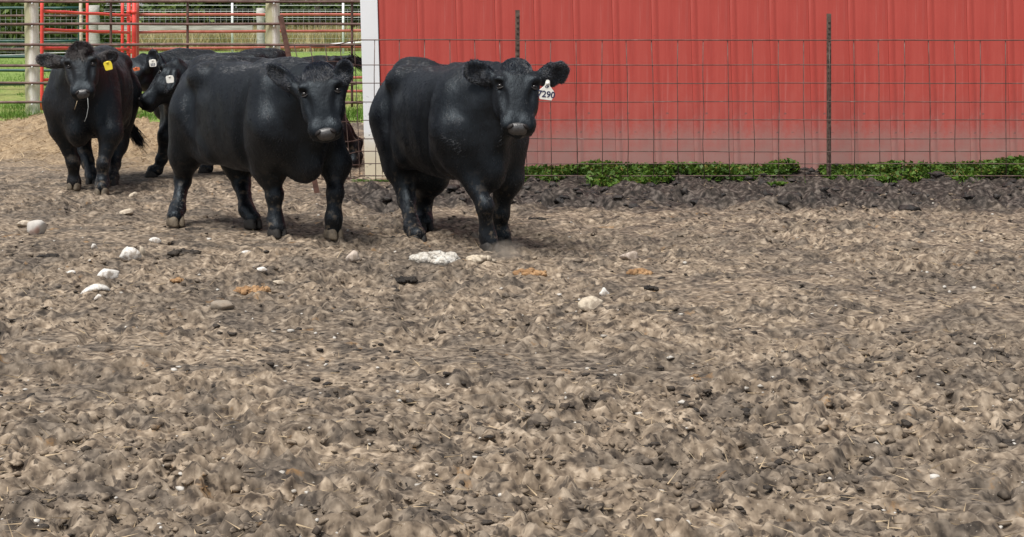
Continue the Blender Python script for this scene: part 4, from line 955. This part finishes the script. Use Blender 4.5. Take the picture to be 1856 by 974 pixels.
def ear_tag(root, loc, locd, at, size, mat, text=None, rot=0.0, face=(0, -1, 0), shape='neck', small=None):
    """at: middle of the plate; size in metres (w, h); rot: tilt in its own plane"""
    c = loc(P(*at)); n = locd(face); n /= np.linalg.norm(n); x = np.cross(np.array([0, 0, 1.]), n); x /= np.linalg.norm(x); y = np.cross(n, x)
    cr, sr = math.cos(rot), math.sin(rot); x, y = cr * x + sr * y, -sr * x + cr * y
    w, h = size
    if shape == 'neck': out = [(-.42, -.46), (-.36, -.5), (.36, -.5), (.42, -.46), (.5, -.10), (.47, -.02), (.17, .24), (.13, .48), (.06, .54), (-.06, .54), (-.13, .48), (-.17, .24), (-.47, -.02), (-.5, -.10)]
    else: out = [(-.44, -.42), (-.30, -.5), (.36, -.5), (.46, -.40), (.5, .10), (.40, .42), (.12, .5), (-.40, .46), (-.5, .30)]
    sc = root.scale[0]; Mx = Matrix(((*x, 0), (*y, 0), (*n, 0), (0, 0, 0, 1))).transposed(); Mx.translation = Vector(c)
    o = link('ear_tag', prism([(a * w / sc, b_ * h / sc) for a, b_ in out], -.003, .003, 'ear_tag', .0012), mat, root); o.matrix_parent_inverse = Matrix.Identity(4); o.matrix_local = Mx
    link('tag_button', tube([(0, .36 * h / sc, .002), (0, .36 * h / sc, .009)], .012, 10), mat, o)
    def txt(s_, sz, pos):
        cu = bpy.data.curves.new('tag_number', 'FONT'); cu.body = s_; cu.size = sz / sc; cu.align_x = 'CENTER'; cu.extrude = .0008; cu.offset = .0012
        t = bpy.data.objects.new('tag_number', cu); C.objects.link(t); dg = bpy.context.evaluated_depsgraph_get(); me = bpy.data.meshes.new_from_object(t.evaluated_get(dg)); bpy.data.objects.remove(t)
        q = link('tag_number', me, M['ink'], o, (pos[0] / sc, pos[1] / sc, .0042)); return q
    if text: txt(text, h * .46, (0, -.36 * h))
    if small: txt(small, h * .16, (-.02 * w, .13 * h))
    return o

WW = .56
# A: the cow at the far left, facing us
make_cow('black cow facing the camera at far left with a yellow ear tag', (-2.34, 16.25), math.radians(-3), .99,
  dict(rf=[(112, 238, 15.72), (133, 297, 15.75), (134, 335, 15.8), (135, 349, 15.8)], lf=[(200, 245, 15.5), (187, 302, 15.4), (186, 336, 15.38), (185, 360, 15.32)],
       rh=[(140, 250, 16.8), (160, 300, 16.6), (166, 322, 16.45), (168, 341, 16.4)], lh=[(207, 262, 16.7), (206, 303, 16.55), (204, 326, 16.25), (203, 343, 16.2)]),
  dict(poll=(146, 99, 15.38), muzzle=(151, 181, 15.13), left=(1, .02, 0), size=.93),
  [((122, 120, 15.35), (67, 111, 15.42), .135, (.1, -1, .05)), ((171, 119, 15.35), (212, 103, 15.55), .13, (0, -1, -.1))], M['coat_brown'], seed=11,
  tail=[(214, 180, 17.05), (229, 224, 17.05), (246, 246, 16.95)], hoofs=('lf', 'rf'), tuft=1.15, belly=1.06,
  tags=[dict(at=(196, 124, 15.3), size=(.078, .085), mat=M['tag_yellow'], rot=.25, shape='round')])
# B: the middle cow
make_cow('black cow in the middle walking right with its head lowered', (-.60, 12.85), math.radians(36), 1.0,
  dict(rf=[(487, 310, 12.5), (497, 357, 12.48), (499, 402, 12.45), (500, 434, 12.43)], lf=[(607, 300, 12.5), (606, 352, 12.4), (604, 398, 12.36), (602, 436, 12.38)],
       rh=[(337, 282, 13.3), (331, 330, 13.38), (323, 382, 13.2), (316, 413, 13.12)], lh=[(432, 295, 13.35), (438, 336, 13.3), (448, 385, 13.05), (456, 417, 13.0)]),
  dict(poll=(578, 134, 12.02), muzzle=(592, 255, 11.78), left=(1, -.06, 0.02), size=1.0),
  [((541, 168, 12.0), (484, 122, 12.12), .15, (.2, -1, -.45)), ((616, 166, 11.96), (627, 113, 11.96), .14, (.15, -1, .1))], M['coat'], seed=22, hoofs=('lf', 'rh'), tuft=.4)
# C: the right cow
make_cow('black cow standing before the red barn wearing a white numbered ear tag', (.885, 12.58), math.radians(21), 1.0,
  dict(rf=[(836, 286, 11.98), (878, 372, 11.83), (884, 425, 11.86), (886, 457, 11.86)], lf=[(918, 320, 12.1), (907, 384, 12.15), (907, 422, 12.18), (908, 444, 12.18)],
       rh=[(728, 300, 12.95), (737, 362, 12.8), (748, 412, 12.5), (755, 442, 12.35)], lh=[(780, 318, 13.0), (768, 364, 13.15), (769, 396, 13.1), (768, 417, 13.05)]),
  dict(poll=(935, 119, 11.75), muzzle=(938, 236, 11.5), left=(1, 0, 0), size=1.0),
  [((902, 144, 11.7), (842, 122, 11.8), .18, (.1, -1, -.3)), ((968, 142, 11.7), (1030, 125, 11.8), .18, (-.1, -1, -.35))], M['coat'], seed=33, hoofs=(), tuft=.08,
  tags=[dict(at=(991, 162, 11.6), size=(.108, .135), mat=M['tag_white'], text='7290', rot=-.12, small='CP')])
# D: profile cow between A and B
make_cow('black cow in profile facing left, half hidden behind the middle cow', (-1.03, 17.25), math.radians(-76), .88,
  dict(rf=[(372, 265, 17.5), (379, 292, 17.5), (377, 308, 17.45), (374, 317, 17.45)], lf=[(304, 248, 16.95), (294, 292, 17.0), (285, 312, 17.0), (278, 325, 17.0)],
       rh=[(520, 265, 17.8), (530, 292, 17.9), (528, 308, 17.8), (526, 316, 17.8)], lh=[(480, 262, 17.4), (490, 292, 17.5), (486, 310, 17.4), (482, 322, 17.4)]),
  dict(poll=(322, 122, 16.85), muzzle=(252, 205, 16.62), left=(-.25, -1, 0), size=1.22),
  [((316, 138, 16.62), (306, 168, 16.5), .13, (-.5, -1, 0)), ((296, 126, 16.95), (285, 100, 17.0), .10, (-1, -.4, 0))], M['coat'], seed=44, res=.019, hair=19000,
  tags=[dict(at=(308, 147, 16.40), size=(.085, .075), mat=M['tag_white'], rot=.1, shape='round', face=(-.25, -1, 0))])
# E: behind B, hind end towards the barn corner
make_cow('brownish black cow behind the middle cow, rump by the barn corner', (-.62, 18.3), math.radians(-84), .90,
  dict(rf=[(480, 240, 18.5), (478, 275, 18.5), (477, 292, 18.5), (476, 300, 18.5)], lf=[(470, 240, 18.1), (466, 278, 18.1), (465, 296, 18.1), (464, 305, 18.1)],
       rh=[(618, 240, 18.5), (646, 262, 18.5), (648, 286, 18.4), (648, 300, 18.4)], lh=[(615, 240, 18.1), (642, 266, 18.15), (641, 294, 18.1), (640, 306, 18.1)]),
  dict(poll=(395, 140, 18.4), muzzle=(352, 200, 18.3), left=(0, -1, 0), size=.9),
  [((395, 152, 18.3), (402, 140, 18.15), .10, (-.3, -1, 0))], M['coat'], seed=55, res=.022, hair=13000, tail=[(606, 108, 18.3), (636, 106, 18.3), (650, 113, 18.3)])
# F: furthest back
make_cow('black cow furthest back, its ear with white tag raised above the others', (-1.32, 19.8), math.radians(-86), .93,
  dict(rf=[(350, 230, 20.0), (352, 255, 20.0), (351, 270, 20.0), (350, 279, 20.0)], lf=[(340, 230, 19.6), (338, 258, 19.6), (337, 274, 19.6), (336, 283, 19.6)],
       rh=[(470, 230, 20.0), (480, 252, 20.0), (479, 268, 20.0), (478, 279, 20.0)], lh=[(465, 230, 19.6), (474, 255, 19.6), (472, 272, 19.6), (470, 283, 19.6)]),
  dict(poll=(262, 112, 19.55), muzzle=(224, 170, 19.3), left=(-.5, -1, 0), size=1.1),
  [((270, 124, 19.30), (281, 93, 19.25), .16, (-.3, -1, 0)), ((250, 124, 19.6), (238, 133, 19.5), .08, (-1, -.4, 0))], M['coat'], seed=66, res=.022, hair=13000,
  tags=[dict(at=(277, 118, 19.1), size=(.09, .085), mat=M['tag_white'], rot=.1, shape='round', text='553', face=(-.2, -1, 0)), dict(at=(247, 129, 19.0), size=(.085, .04), mat=M['tag_orange'], rot=.2, shape='round')])

w0 = empty('hay_wisp', tuple(P(150, 181, 15.02))); tag(w0, 'two pale wisps hanging from the mouth of the cow at far left', 'hay')
for a in ([(140, 183), (138, 190), (135, 199)], [(159, 178), (160, 195), (157, 212), (153, 221)]):
    link('wisp', tube([tuple(P(x, y, 15.0) - P(150, 181, 15.02)) for x, y in a], .0022, 5), m_wire2 if len(a) == 4 else m_straw, w0)

# dust kicked up by the right cow's front hoof
bm = bmesh.new(); bmesh.ops.create_icosphere(bm, subdivisions=3, radius=1)
dm = bpy.data.materials.new('dust in the air'); dm.use_nodes = True; t_ = dm.node_tree; t_.nodes.clear()
out_ = t_.nodes.new('ShaderNodeOutputMaterial'); pv = t_.nodes.new('ShaderNodeVolumePrincipled'); pv.inputs['Color'].default_value = (.70, .60, .50, 1)
tc = t_.nodes.new('ShaderNodeTexCoord'); vl = t_.nodes.new('ShaderNodeVectorMath'); vl.operation = 'LENGTH'; t_.links.new(tc.outputs['Object'], vl.inputs[0])
nz = t_.nodes.new('ShaderNodeTexNoise'); nz.inputs['Scale'].default_value = 1.8; nz.inputs['Detail'].default_value = 4; t_.links.new(tc.outputs['Object'], nz.inputs['Vector'])
a1 = t_.nodes.new('ShaderNodeMath'); a1.operation = 'MULTIPLY_ADD'; t_.links.new(nz.outputs['Fac'], a1.inputs[0]); a1.inputs[1].default_value = 1.1; t_.links.new(vl.outputs['Value'], a1.inputs[2])
mr = t_.nodes.new('ShaderNodeMapRange'); mr.inputs['From Min'].default_value = 1.45; mr.inputs['From Max'].default_value = .65; mr.inputs['To Max'].default_value = 9.0
t_.links.new(a1.outputs[0], mr.inputs['Value']); t_.links.new(mr.outputs[0], pv.inputs['Density']); t_.links.new(pv.outputs[0], out_.inputs['Volume'])
g = G(917, 470); o = link('dust_puff', bm_mesh('dust_puff', bm, True), dm, None, (g[0], g[1], .055)); o.scale = (.16, .10, .085)
tag(o, 'small pale puff of dust kicked up beside the right cow front hoof', 'dust', kind='stuff')
